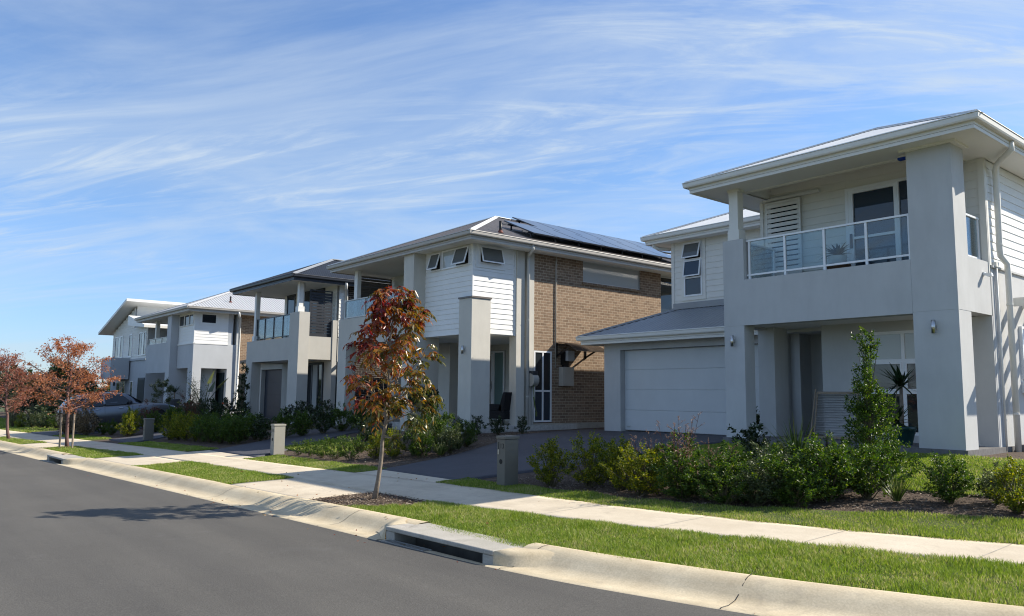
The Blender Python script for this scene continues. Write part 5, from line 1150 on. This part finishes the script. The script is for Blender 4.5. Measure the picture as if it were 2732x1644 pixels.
for i, (x, y) in enumerate(((-27.0,4.82),(-26.78,5.12))):
    o = tag(MB().tube([(x,y,g(x,y)-.2),(x,y,g(x,y)+1.02)], .028, 8).build('tree_stake', M['wood']), ['timber stake on the road side of the rusty orange street tree','timber stake on the right of the rusty orange street tree'][i], 'stake', 'stakes of the second street tree')
def youngtree(label, x, y, H_, tt, W_, seed, mat, leaf, n=22):
    t = thing('young_tree', label, 'tree', (x, y, g(x,y))); cr = lambda s: W_*.5*(.4+.7*math.sin(math.pi*min(1,s*.9+.08)))
    mb, tw = limbs(seed, None, H_, tt, .018, cr, 12); mb.build('trunk', M['bark'], t, smooth=True, local=True); Ps = []; Ds = []
    for c, e, d in tw:
        m = n; s = RNG.uniform(.3, 1.1, m)[:,None]; Ps.append(c*(1-s)+e*s+RNG.normal(size=(m,3))*.03); Ds.append(unit(d)*.7+RNG.normal(size=(m,3))*.6)
    Ps = np.vstack(Ps); Ds = np.vstack(Ds); V, F = leafgeo(Ps, Ds, leaf*RNG.uniform(.7,1.2,len(Ps)), leaf*.36, .2); np_mesh('crown', V, F, M[mat], t)
youngtree('small rounded frangipani style tree in front of the brown brick house porch', -19.6, 13.0, 1.25, .62, .75, 9, 'darkleaf', .11, 16)
youngtree('slender young tree between the silver car and the grey pillar', -37.3, 10.6, 1.95, .6, .9, 12, 'oliveleaf', .075, 26)
def fartree(label, x, y, H_, W_, seed, mat, n=5200, leaf=.22, tt=None):
    t = thing('far_tree', label, 'tree', (x, y, g(max(x,-110),y)-.05), 'trees beyond the last house'); cr = lambda s: W_*.5*(.6+.5*math.sin(math.pi*min(1,max(0,s)*.9+.05)))*(1-.4*max(0,s-.65)/.35)
    mb, tw = limbs(seed, None, H_, tt or H_*.12, .12*H_/5, cr, 26); mb.build('trunk', M['bark'], t, smooth=True, local=True); Ps = []; Ds = []; m = n//len(tw)
    for c, e, d in tw:
        s = RNG.uniform(.1, 1.15, m)[:,None]; Ps.append(c*(1-s)+e*s+RNG.normal(size=(m,3))*W_*.05); Ds.append(unit(d)*.4+RNG.normal(size=(m,3))*.8)
    Ps = np.vstack(Ps); Ds = np.vstack(Ds); V, F = leafgeo(Ps, Ds, leaf*RNG.uniform(.6,1.3,len(Ps)), leaf*.5, .2); np_mesh('crown', V, F, M[mat], t)
FT = [(-56,8.4,2.5,2.6,'darkleaf','dark dense bushy tree behind the left street trees'),(-62,8.0,3.0,3.4,'darkleaf','dark tree at the far left, behind the rusty brown tree'),(-53.5,9.4,3.3,2.2,'darkleaf','tall dark tree between the two rusty street trees'),(-50,9.2,2.0,2.4,'olive','pale olive tree behind the second street tree crown'),(-70,9,2.8,4.0,'darkleaf','broad dark tree at the far left horizon'),(-59,11.2,3.0,3.0,'darkleaf','dark tree by the corner of the farthest house'),(-80,10,3.2,5.0,'darkleaf','farthest dark tree on the horizon at the left edge'),(-47.6,8.8,1.7,2.0,'olive','low olive tree left of the silver car')]
for i, (x, y, a, b, m_, l) in enumerate(FT): fartree(l, x, y, a, b, 100+i, 'oliveleaf' if m_ == 'olive' else m_, leaf=.16)
# distant tree belt closing the horizon, reads as one mass
global_r = np.random.default_rng(5); n = 9000; a = global_r.uniform(R(20), R(330), n); rad = global_r.uniform(420, 560, n); hgt = (6+4*np.sin(a*23)+3*np.sin(a*61+1))*global_r.uniform(0,1,n)**.7
P = np.stack([rad*np.sin(a+R(100)), rad*np.cos(a+R(100)), hgt-.5], 1); V, F = leafgeo(P, global_r.normal(size=(n,3)), global_r.uniform(4,8,n), 4.0, .2); tag(np_mesh('tree_belt', V, F, M['darkleaf']), 'low dark belt of trees along the horizon', 'trees', kind='stuff')

# ------------------------------------------------------------------ grass and bark
def blades(name, x0, x1, fa, fb, dens, hh, wd, label, seed, lean=.5, skip=None, dz=0):
    rg = np.random.default_rng(seed); A = 0; xs = np.linspace(x0, x1, 60); wdt = np.array([max(0, float(fb(x)-fa(x))) for x in xs]); area = np.trapezoid(wdt, xs) if hasattr(np,'trapezoid') else np.trapz(wdt, xs)
    n = int(area*dens); cdf = np.cumsum(wdt); cdf /= cdf[-1]; X = np.interp(rg.uniform(0,1,n), cdf, xs)
    a = np.interp(X, xs, [float(fa(x)) for x in xs]); b = np.interp(X, xs, [float(fb(x)) for x in xs]); Y = a+(b-a)*rg.uniform(0,1,n)
    if skip is not None:
        k = ~skip(X, Y); X, Y = X[k], Y[k]; n = len(X)
    Z = G(X, Y)+dz; clump = .75+.35*np.sin(X*3.1+np.sin(Y*4.3)*1.3)*np.sin(Y*5.2+X*1.7); H_ = hh*rg.uniform(.45,1.25,n)*clump; an = rg.uniform(0, 2*np.pi, n); w = wd*rg.uniform(.7,1.3,n)/2
    la = rg.uniform(0, 2*np.pi, n); ll = lean*H_*rg.uniform(.2,1.3,n)
    c = np.stack([X, Y, Z-.004], 1); s = np.stack([np.cos(an)*w, np.sin(an)*w, np.zeros(n)], 1); mid = c+np.stack([np.cos(la)*ll*.3, np.sin(la)*ll*.3, H_*.6], 1); tip = c+np.stack([np.cos(la)*ll, np.sin(la)*ll, H_], 1)
    V = np.stack([c-s, c+s, mid+s*.75, tip, mid-s*.75], 1).reshape(-1,3); bidx = (np.arange(n)*5)[:,None]
    F = np.concatenate([bidx+[0,1,2], bidx+[0,2,4], bidx+[4,2,3]], 1).reshape(-1,3)
    return tag(np_mesh(name, V, F, M['grass']), label, 'grass', kind='stuff')
def treebed(X, Y): return (X > -11.06) & (X < np.interp(Y, [5.1,5.33,5.84,6.2,6.6], [-10.5,-10.05,-9.5,-9.42,-9.75])+.05*np.sin(Y*19))
def inletskip(X, Y): return (X > -7.99) & (X < -6.1) & (Y < E(X)+.44)
vf = lambda x: float(E(x))+.70
vf2 = lambda x: float(E(x))+(.42 if -7.99 < x < -6.1 else .665+.03*math.sin(x*7.3)*math.sin(x*2.9))
blades('grass', -11.0, 2.2, vf2, lambda x: float(PF(x))+.045+.03*math.sin(x*5.1)*math.sin(x*11.7), 6800, .052, .0065, 'mown green grass on the near kerbside verge', 1, .7, lambda X, Y: treebed(X,Y)|inletskip(X,Y))
blades('grass', -11.3, 2.2, lambda x: float(PB(x))-.04+.025*math.sin(x*6.1), lambda x: float(SB(x))+.05*math.sin(x*4.3), 6200, .048, .0065, 'mown grass strip between footpath and the long garden bed', 2, .5)
blades('grass', -9.9, 2.2, lambda x: float(H1LB(x)), lambda x: 14.1, 3600, .045, .009, 'front lawn of the nearest white house', 3, .5)
blades('grass', -18.95, -13.95, vf, lambda x: float(PF(x))+.02, 4200, .05, .009, 'grass island on the verge in front of the brown brick house', 4, .6)
blades('grass', -18.7, -13.85, lambda x: float(PB(x))-.02, lambda x: float(SB(x)), 4200, .05, .009, 'grass strip in front of the low trimmed bushes', 5, .6)
blades('grass', -20.6, -17.6, lambda x: 8.9, lambda x: 10.6, 2600, .05, .011, 'small patch of lawn beside the second dark driveway', 6)
blades('grass', -27.6, -22.2, vf, lambda x: float(PF(x))+.02, 2600, .05, .013, 'grass island around the second street tree', 7)
blades('grass', -27.6, -22.4, lambda x: float(PB(x))-.02, lambda x: float(SB(x)), 2600, .05, .013, 'grass strip before the cream house hedge', 8)
blades('grass', -36.4, -30.6, vf, lambda x: float(PF(x))+.02, 1800, .05, .017, 'grass island around the left street tree', 9)
blades('grass', -35.2, -31.0, lambda x: float(PB(x)), lambda x: float(SB(x)), 1800, .05, .017, 'grass strip before the silver car bed', 10)
blades('grass', -75, -39.6, vf, lambda x: float(PF(x)), 500, .05, .03, 'far grass verge at the left edge', 11)
blades('grass', -75, -40, lambda x: float(PB(x)), lambda x: float(SB(x))+2.2, 500, .05, .03, 'far garden lawn at the left edge', 12)
def chips(name, n, fx, fy, label, seed, size=(.018,.05), keep=None, mat='chip', lift=.012):
    rg = np.random.default_rng(seed); X = rg.uniform(*fx, n); Y = rg.uniform(*fy, n)
    if keep is not None:
        k = keep(X, Y); X, Y = X[k], Y[k]; n = len(X)
    a = rg.uniform(0, 6.28, n); D = np.stack([np.cos(a), np.sin(a), rg.normal(0,.25,n)], 1); L = rg.uniform(*size, n); D = unit(D); S = unit(np.stack([-np.sin(a), np.cos(a), rg.normal(0,.3,n)], 1))*(L*rg.uniform(.25,.5,n))[:,None]
    c = np.stack([X, Y, G(X,Y)+rg.uniform(-.018, lift, n)], 1); V = np.stack([c-D*L[:,None]/2, c+S/2, c+D*L[:,None]/2, c-S/2], 1).reshape(-1,3)
    np_F = np.arange(n*4).reshape(-1,4); return tag(np_mesh(name, V, np_F, M[mat]), label, 'bark chips', kind='stuff')
chips('bark_chips', 26000, (-10.6, -1.5), (8.3, 12.5), 'bark mulch chips in the long garden bed', 1, keep=lambda X, Y: (Y > SB(X)+.0) & (Y < np.where(X < -5.2, 11.0, 11.4)))
chips('bark_chips', 9000, (-11.1, -9.3), (5.1, 6.6), 'bark chips around the foot of the autumn tree', 2, keep=lambda X, Y: treebed(X,Y) & (Y < PF(X)-.01) & (Y > E(X)+.72), lift=.03)
chips('bark_chips', 9000, (-17.6, -13.9), (8.2, 14.6), 'pale bark chips along the dark driveway edge', 3, keep=lambda X, Y: (Y > SB(X)) & (X < np.interp(Y, [p[0] for p in DR1], [p[1] for p in DR1])), lift=.02)
mb_ = [(5.2,-10.3),(5.33,-10.05),(5.84,-9.5),(6.2,-9.42),(6.5,-9.7)]
ys_ = np.linspace(5.17, 6.42, 14); V = []; 
for y in ys_:
    xr_ = float(np.interp(y, [5.1,5.33,5.84,6.2,6.6], [-10.5,-10.05,-9.5,-9.42,-9.75]))
    for q in np.linspace(0, 1, 10): x = -11.06*(1-q)+xr_*q; V.append((x, max(y, float(E(x))+.715), g(x, max(y, float(E(x))+.715))+.006))
tag(np_mesh('tree_bed', np.array(V), np.array([(i*10+j, i*10+j+1, i*10+j+11, i*10+j+10) for i in range(13) for j in range(9)]), M['soil']), kind='structure')

rg = np.random.default_rng(77); n = 120; X = rg.normal(-11.5, 3.2, n); Y = np.where(rg.uniform(0,1,n) < .55, np.array([float(E(x)) for x in X])+rg.uniform(-.25,.25,n), rg.uniform(4.9, 8.0, n))
P = np.stack([X, Y, G(X,Y)+.012+.03*((Y-E(X)) > .3)], 1); V, F = leafgeo(P, np.stack([rg.normal(size=n), rg.normal(size=n), rg.normal(size=n)*.12], 1), rg.uniform(.025,.055,n), rg.uniform(.010,.022,n), .2)
tag(np_mesh('leaf_litter', V, F, M['autumn'], attr=np.repeat(rg.uniform(.2,.8,n), 4)), 'fallen autumn leaves scattered along the gutter and path', 'leaves', kind='stuff')
# ------------------------------------------------------------------ mailboxes
def text_mesh(s, size, mat, parent, loc, rot, name='number'):
    c = bpy.data.curves.new('txt', 'FONT'); c.body = s; c.size = size; c.extrude = .001; c.align_x = 'CENTER'
    o = bpy.data.objects.new('txt', c); COL.objects.link(o); dg = bpy.context.evaluated_depsgraph_get(); dg.update()
    me = bpy.data.meshes.new_from_object(o.evaluated_get(dg)); bpy.data.objects.remove(o); me.materials.clear(); me.materials.append(mat)
    q = bpy.data.objects.new(name, me); COL.objects.link(q); q.parent = parent; q.location = loc; q.rotation_euler = rot; return q
def mailbox(label, x, y, hgt, mat, num, w=.205, d=.29):
    z = g(x, y)-.03; t = thing('mailbox', label, 'mailbox', (x, y, z)); hgt += .03
    b = MB().box(x-w/2, x+w/2, y-d/2, y+d/2, z, z+hgt-.055).build('body', M[mat], t, bevel=.004)
    MB().box(x-w/2-.012, x+w/2+.012, y-d/2-.015, y+d/2+.015, z+hgt-.048, z+hgt).build('cap', M[mat], t, bevel=.006)
    MB().box(x-w/2+.01, x+w/2-.01, y-d/2+.01, y+d/2-.01, z+hgt-.056, z+hgt-.047).build('shadow_gap', M['black'], t)
    MB().box(x-w/2+.035, x-w/2+.055, y-d/2-.003, y-d/2+.01, z+hgt-.28, z+hgt-.10).build('letter_slot', M['black'], t)
    MB().box(x-w/2+.032, x-w/2+.058, y-d/2-.012, y-d/2, z+hgt-.30, z+hgt-.22).build('flap', M['steel'], t)
    q = MB(); q.tube([(x,y-d/2-.003,z+hgt*.50),(x,y-d/2+.02,z+hgt*.50)], .040, 20); q.build('newspaper_hole', M['black'], t)
    if num: text_mesh(num, .115, M['letter'], t, (w*.14, -d/2-.003, hgt-.20), (R(90),0,0))
mailbox('grey pillar mailbox numbered 13 with a round hole, beside the yellow green shrubs', -10.1, 8.36, .80, 'mailbox', '13')
mailbox('pale sunlit pillar mailbox numbered 15 beside the second driveway', -19.25, 8.33, .74, 'mailpale', '15')
mailbox('dull grey pillar mailbox without a readable number, half hidden by the cream house hedge', -28.6, 7.75, .72, 'mailbox', None)

# ------------------------------------------------------------------ silver car on the drive
CX, CY = -36.75, 7.5; sl_ = math.atan(.082)
car = thing('parked_car', 'silver wagon parked nose towards the pale roofed house, behind shrubs', 'car', (CX, CY, g(CX, CY)+.02))
def loft(stations, name, mat, parent, smooth=True):
    """stations: (y, [(x,z) half outline from sill to centre line])"""
    mb = MB(); n = len(stations[0][1]); ring = []
    for y, half in stations: ring.append([(x,y,z) for x, z in half]+[(-x,y,z) for x, z in half[::-1]])
    K = 2*n; vs = [p for r in ring for p in r]
    mb.add(vs, [(a*K+b, a*K+(b+1)%K, (a+1)*K+(b+1)%K, (a+1)*K+b) for a in range(len(ring)-1) for b in range(K)])
    mb.add(ring[0], [tuple(range(K))]); mb.add(ring[-1], [tuple(range(K))[::-1]])
    me = bpy.data.meshes.new(name); me.from_pydata(mb.v, [], mb.f); bm = bmesh.new(); bm.from_mesh(me); bmesh.ops.remove_doubles(bm, verts=bm.verts, dist=1e-5); bmesh.ops.recalc_face_normals(bm, faces=bm.faces); bm.to_mesh(me); bm.free(); me.materials.append(mat)
    for p in me.polygons: p.use_smooth = smooth
    o = bpy.data.objects.new(name, me); COL.objects.link(o); o.parent = parent; return o
def sec(w, zs, zb, ws=None): ws = ws or w; return [(w*.93,zs),(w,zs+.12),(w*1.01,(zs+zb)/2),(w*.985,zb-.09),(w*.93,zb),(w*.5,zb+.015),(0,zb+.02)]
body = loft([(-1.02,sec(.74,.45,.86)),(-.95,sec(.83,.36,.98)),(-.7,sec(.89,.3,1.06)),(-.3,sec(.91,.27,1.07)),(.5,sec(.915,.25,1.05)),(1.5,sec(.915,.25,1.03)),(2.2,sec(.91,.26,1.03)),(2.7,sec(.90,.28,1.01)),(3.2,sec(.87,.3,.94)),(3.55,sec(.80,.33,.84)),(3.72,sec(.66,.38,.70))], 'body', M['carpaint'], car)
def gsec(w0, z0, w1, z1): return [(w0,z0),(w0*.97,z0+(z1-z0)*.3),(w1*1.04,z1-.1),(w1,z1-.03),(w1*.85,z1),(w1*.4,z1+.015),(0,z1+.02)]
roof = loft([(-.86,gsec(.78,1.0,.60,1.08)),(-.62,gsec(.83,1.02,.66,1.42)),(-.3,gsec(.85,1.02,.68,1.55)),(.4,gsec(.86,1.0,.69,1.61)),(1.1,gsec(.86,1.0,.69,1.59)),(1.55,gsec(.85,.99,.67,1.50)),(2.0,gsec(.83,1.0,.62,1.20)),(2.25,gsec(.80,1.0,.6,1.04))], 'roof', M['carpaint'], car)
def cquad(pts, name, mat, parent): mb = MB(); mb.add(pts, [tuple(range(len(pts)))]); me = bpy.data.meshes.new(name); me.from_pydata(mb.v, [], mb.f); me.materials.append(mat); o = bpy.data.objects.new(name, me); COL.objects.link(o); o.parent = parent; return o
for s in (1, -1):
    X = lambda x: s*x
    cquad([(X(.868),.62,1.07),(X(.862),1.78,1.07),(X(.735),1.30,1.50),(X(.725),.62,1.545)], 'side_window', M['carglass'], car)
    cquad([(X(.866),-.18,1.08),(X(.870),.54,1.07),(X(.728),.54,1.545),(X(.735),-.05,1.50)], 'side_window', M['carglass'], car)
    cquad([(X(.852),-.62,1.12),(X(.862),-.26,1.09),(X(.74),-.14,1.48),(X(.742),-.42,1.40)], 'side_window', M['carglass'], car)
    mb = MB(); mb.bar((X(.60),-.35,1.60),(X(.62),1.05,1.65), .035, .03); me_ = mb; o = mb.build('roof_rail', M['darkalu'], None); o.parent = car
    mb = MB(); mb.tube([(X(.90),1.62,1.10),(X(1.0),1.60,1.15),(X(1.08),1.58,1.15)], [.03,.09,.07], 10); o = mb.build('wing_mirror', M['darkalu'], None, smooth=True); o.parent = car
    for y in (.3, 1.25):
        mb = MB(); mb.tube([(X(.915),y-.09,.93),(X(.955),y-.05,.93),(X(.955),y+.05,.93),(X(.915),y+.09,.93)], .014, 6); o = mb.build('door_handle', M['alloy'], None); o.parent = car
    mb = MB(); 
    for y in (-.25, .58, 1.72): mb.box(X(.917)-.003, X(.917)+.003, y-.004, y+.004, .34, 1.0)
    o = mb.build('door_gap', M['black'], None); o.parent = car
    mb = MB(); mb.box(X(.70), X(.89), -.98, -.72, .80, .98); o = mb.build('tail_lamp', M['tail'], None, bevel=.03); o.parent = car
    mb = MB(); mb.box(X(.62), X(.80), 3.40, 3.60, .68, .80); o = mb.build('headlight', M['alloy'], None, bevel=.03); o.parent = car
    for y in (0, 2.75):
        w = thing('wheel', None, None, (X(.83), y, .345)); w.parent = car
        mb = MB(); prof = [(.235,-.11),(.31,-.115),(.345,-.08),(.35,0),(.345,.08),(.31,.115),(.235,.11)]; n = 32; vs = []
        for r_, x in prof:
            for k in range(n): a = 2*math.pi*k/n; vs.append((x, r_*math.cos(a), r_*math.sin(a)))
        mb.add(vs, [(i*n+k, i*n+(k+1)%n, (i+1)*n+(k+1)%n, (i+1)*n+k) for i in range(6) for k in range(n)]); o = mb.build('tyre', M['tyre'], None, smooth=True); o.parent = w
        mb = MB(); mb.tube([(s*.06,0,0),(s*.105,0,0)], .06, 16)
        for k in range(10):
            a = 2*math.pi*k/10+(.12 if k % 2 else -.12); mb.bar((s*.095,.04*math.cos(a),.04*math.sin(a)),(s*.10,.235*math.cos(a),.235*math.sin(a)), .028, .022, up=(1,0,0))
        o = mb.build('rim', M['alloy'], None); o.parent = w
        mb = MB(); mb.tube([(s*.02,0,0),(s*.05,0,0)], .236, 24); o = mb.build('brake_disc', M['black'], None); o.parent = w
        mb = MB(); mb.tube([(s*.055,0,0),(s*.093,0,0)], .40, 28); o = mb.build('wheel_arch', M['black'], None); o.parent = car; o.location = (X(.83), y, .38)
cquad([(.66,-.93,1.08),(-.66,-.93,1.08),(-.58,-.66,1.43),(.58,-.66,1.43)], 'rear_window', M['carglass'], car); cquad([(.72,2.22,1.07),(-.72,2.22,1.07),(-.6,1.62,1.48),(.6,1.62,1.48)], 'windscreen', M['carglass'], car)
car.rotation_euler = (sl_, 0, 0); car.scale = (.96,.94,.97)

# ------------------------------------------------------------------ porch furniture, pots and small things
# green pot with yucca
px, py, pz = -6.55, 14.85, .81
t = thing('potted_yucca', 'yucca in a large dark green pot beside the right porch pillar', 'potted plant', (px, py, pz))
MB().lathe([(.165,0),(.17,.01),(.215,.2),(.225,.205),(.235,.27),(.25,.275),(.255,.335),(.235,.335),(.225,.29)], (px,py,pz), 28).build('pot', M['pot'], t, smooth=True)
q = MB(); q.tube([(px,py,pz+.28),(px+.02,py,pz+.7),(px+.01,py+.02,pz+1.12)], [.04,.035,.03], 8); q.tube([(px-.06,py,pz+.28),(px-.09,py,pz+.42)], [.03,.025], 8); q.tube([(px-.15,py-.05,pz+.2),(px+.0,py-.1,pz+1.1)], .009, 6); q.build('trunk', M['bark'], t, smooth=True)
Vs = []; Fs = []; nb = 0
for (cx, cz, n, L) in ((.01,1.1,46,.62),(-.09,.40,34,.5)):
    a = RNG.uniform(0,6.28,n); el = RNG.uniform(-.5,1.5,n); D = np.stack([np.cos(a), np.sin(a), el], 1); P = np.repeat([[cx,.02,cz]], n, 0)+RNG.normal(size=(n,3))*.02; V, F = bladegeo(P, D, L*RNG.uniform(.8,1.1,n), .055, .18, 4); Vs.append(V); Fs.append(F+nb); nb += len(V)
np_mesh('foliage', np.vstack(Vs), np.vstack(Fs), M['yucca'], t)
# small pot at the side step
px, py, pz = -4.85, 16.75, .83
t = thing('potted_plant', 'bare stick in a green pot at the right edge of the photo', 'potted plant', (px, py, pz)); MB().lathe([(.12,0),(.15,.16),(.17,.165),(.175,.20),(.16,.20),(.15,.17)], (px,py,pz), 24).build('pot', M['pot'], t, smooth=True); MB().tube([(px,py,pz+.15),(px-.01,py,pz+.46)], .012, 6).build('stem', M['bark'], t)
# folded drying rack leaning on the porch wall
t = thing('drying_rack', 'folded silver drying rack leaning on the porch wall', 'drying rack', (-8.25, 15.5, .81))
fr = MB(); RK = lambda x, s: (x, 15.42+.2*s, .83+.95*s)
for x in (-8.60, -7.72): fr.bar(RK(x,0), RK(x,1), .025, .025)
fr.bar(RK(-8.6,.02), RK(-7.72,.02), .02, .05); fr.bar(RK(-8.6,.98), RK(-7.72,.98), .02, .05); fr.bar((-8.66,15.38,.83),(-8.63,15.6,1.84), .022, .022); fr.build('frame', M['wood'], t)
rl = MB()
for k in range(17): rl.tube([RK(-8.59,.08+k*.053), RK(-7.73,.08+k*.053)], .009, 6)
rl.build('rails', M['steel'], t)
# peace lily in a basket on the balcony
px, py, pz = -7.78, 15.1, 4.20
t = thing('potted_lily', 'leafy pot plant in a basket behind the balcony glass', 'potted plant', (px, py, pz))
MB().lathe([(.15,-.32),(.13,-.3),(.05,-.2),(.05,-.1),(.2,-.02),(.2,0)], (px,py,pz), 14).build('stand', M['wood'], t); MB().lathe([(.15,0),(.17,.22),(.18,.26),(.16,.26)], (px,py,pz+.06), 20).build('pot', M['whitepot'], t, smooth=True); MB().lathe([(.22,0),(.25,.10),(.24,.14),(.225,.12)], (px,py,pz+.005), 20).build('basket', M['basket'], t)
n = 60; a = RNG.uniform(0,6.28,n); D = np.stack([np.cos(a)*.9, np.sin(a)*.9, RNG.uniform(.2,1.6,n)], 1); V, F = bladegeo(np.repeat([[0,0,.32]],n,0), D, .44*RNG.uniform(.7,1.2,n), .075, .35, 4); np_mesh('foliage', V, F, M['darkleaf'], t)
# white ornament
px, py, pz = -9.32, 14.35, .81
t = thing('garden_ornament', 'small white plaster ornament on the step by the left porch pillar', 'ornament', (px, py, pz))
q = MB(); q.lathe([(.09,0),(.10,.03),(.07,.08),(.08,.16),(.05,.22),(.02,.23)], (px,py,pz), 12); q.build('body', M['plaster'], t, smooth=True); q = MB(); q.lathe([(.01,0),(.04,.02),(.05,.06),(.035,.1),(.01,.11)], (px,py,pz+.21), 12); q.build('head', M['plaster'], t, smooth=True)
for s in (-1,1): q = MB(); q.prism([(px+s*.03,pz+.1),(px+s*.16,pz+.24),(px+s*.14,pz+.1),(px+s*.06,pz+.04)], 'y', py+.02, py+.05); q.build('wing', M['plaster'], t)
# black wicker chair on the brown house porch
t = thing('wicker_chair', 'black wicker armchair on the brown brick house porch', 'chair', (-18.55, 15.1, .75))
x0, x1, y0, y1, z = -19.05, -18.05, 14.75, 15.5, .75
MB().box(x0, x1, y0, y1, z+.18, z+.42).build('seat', M['wicker'], t, bevel=.02); MB().box(x0+.08, x1-.12, y0+.02, y1-.02, z+.425, z+.52).build('cushion', M['cushion'], t, bevel=.03)
q = MB(); q.prism([(x1-.26,z+.42),(x1,z+.42),(x1+.10,z+.98),(x1-.02,z+.98)], 'y', y0, y1); q.build('backrest', M['wicker'], t, bevel=.015)
for y in (y0, y1-.08): MB().box(x0, x1-.1, y, y+.08, z+.42, z+.62).build('arm', M['wicker'], t, bevel=.015)
for x in (x0+.04, x1-.06):
    for y in (y0+.04, y1-.06): MB().bar((x,y,z),(x,y,z+.18), .035).build('leg', M['black'], t)
# hose reel on the pier
t = thing('hose_reel', 'grey wall mounted hose reel on the brown brick house corner', 'hose reel', (-17.72, 15.55, 2.1))
q = MB(); q.tube([(-17.66,15.44,2.10),(-17.66,15.66,2.10)], [.20,.20], 24); q.box(-17.78,-17.60,15.46,15.64,2.02,2.38); q.build('body', M['hosebody'], t, bevel=.012)
q = MB(); q.box(-17.76,-17.52,15.45,15.65,2.25,2.37); q.build('hood', M['darkalu'], t, bevel=.01); q = MB(); q.tube([(-17.66,15.665,2.1),(-17.66,15.68,2.1)], .10, 20); q.build('emblem', M['copper'], t)
q = MB(); q.tube([(-17.55,15.5,2.0),(-17.53,15.5,1.7),(-17.5,15.52,1.35),(-17.53,15.6,1.15),(-17.56,15.56,1.3),(-17.55,15.5,1.6)], .012, 6); q.tube([(-17.53,15.6,1.15),(-17.53,15.6,1.02)], .028, 8); q.build('hose', M['strap'], t)
# pots at the pale roofed house
px, py = -43.4, 12.95; pz = .4
t = thing('potted_dracaena', 'spiky plant in a tall slate pot beside the grey pillar', 'potted plant', (px, py, pz)); MB().lathe([(.17,0),(.2,.02),(.29,.85),(.3,.9),(.27,.9)], (px,py,pz-.05), 20).build('pot', M['darkpot'], t, smooth=True); MB().tube([(px,py,pz+.8),(px,py,pz+1.25)], .035, 8).build('trunk', M['bark'], t)
n = 60; a = RNG.uniform(0,6.28,n); D = np.stack([np.cos(a), np.sin(a), RNG.uniform(-.3,1.6,n)], 1); V, F = bladegeo(np.repeat([[0,0,1.2]],n,0), D, .6*RNG.uniform(.8,1.1,n), .05, .12, 3); np_mesh('foliage', V, F, M['yucca'], t)
px, py = -38.9, 13.0; pz = .35
t = thing('bird_of_paradise', 'bird of paradise plant with a large pale leaf in a white pot', 'potted plant', (px, py, pz)); MB().lathe([(.2,0),(.24,.4),(.22,.4)], (px,py,pz), 20).build('pot', M['whitepot'], t, smooth=True)
q = MB(); ends = [(-.25,-.75,1.75),(.25,.1,1.7),(.45,.5,1.5),(-.1,.3,1.3)]
for e in ends: q.tube([(px,py,pz+.3),(px+e[0]*.5,py+e[1]*.4,pz+e[2]*.65),(px+e[0],py+e[1],pz+e[2])], [.025,.02,.012], 6)
q.build('stem', M['oliveleaf'], t)
P = np.array(ends)-np.array([0,0,.0]); D = np.array([(-.3,-.9,.05),(.3,.2,.9),(.5,.5,.8),(-.2,.4,.9)]); V, F = bladegeo(P, D, np.array([.75,.8,.8,.7]), .34, np.array([.45,.1,.1,.1]), 6); np_mesh('foliage', V, F, M['oliveleaf'], t)

for fo, so_ in PROTO.values():
    for o in (fo, so_): bpy.data.objects.remove(o)
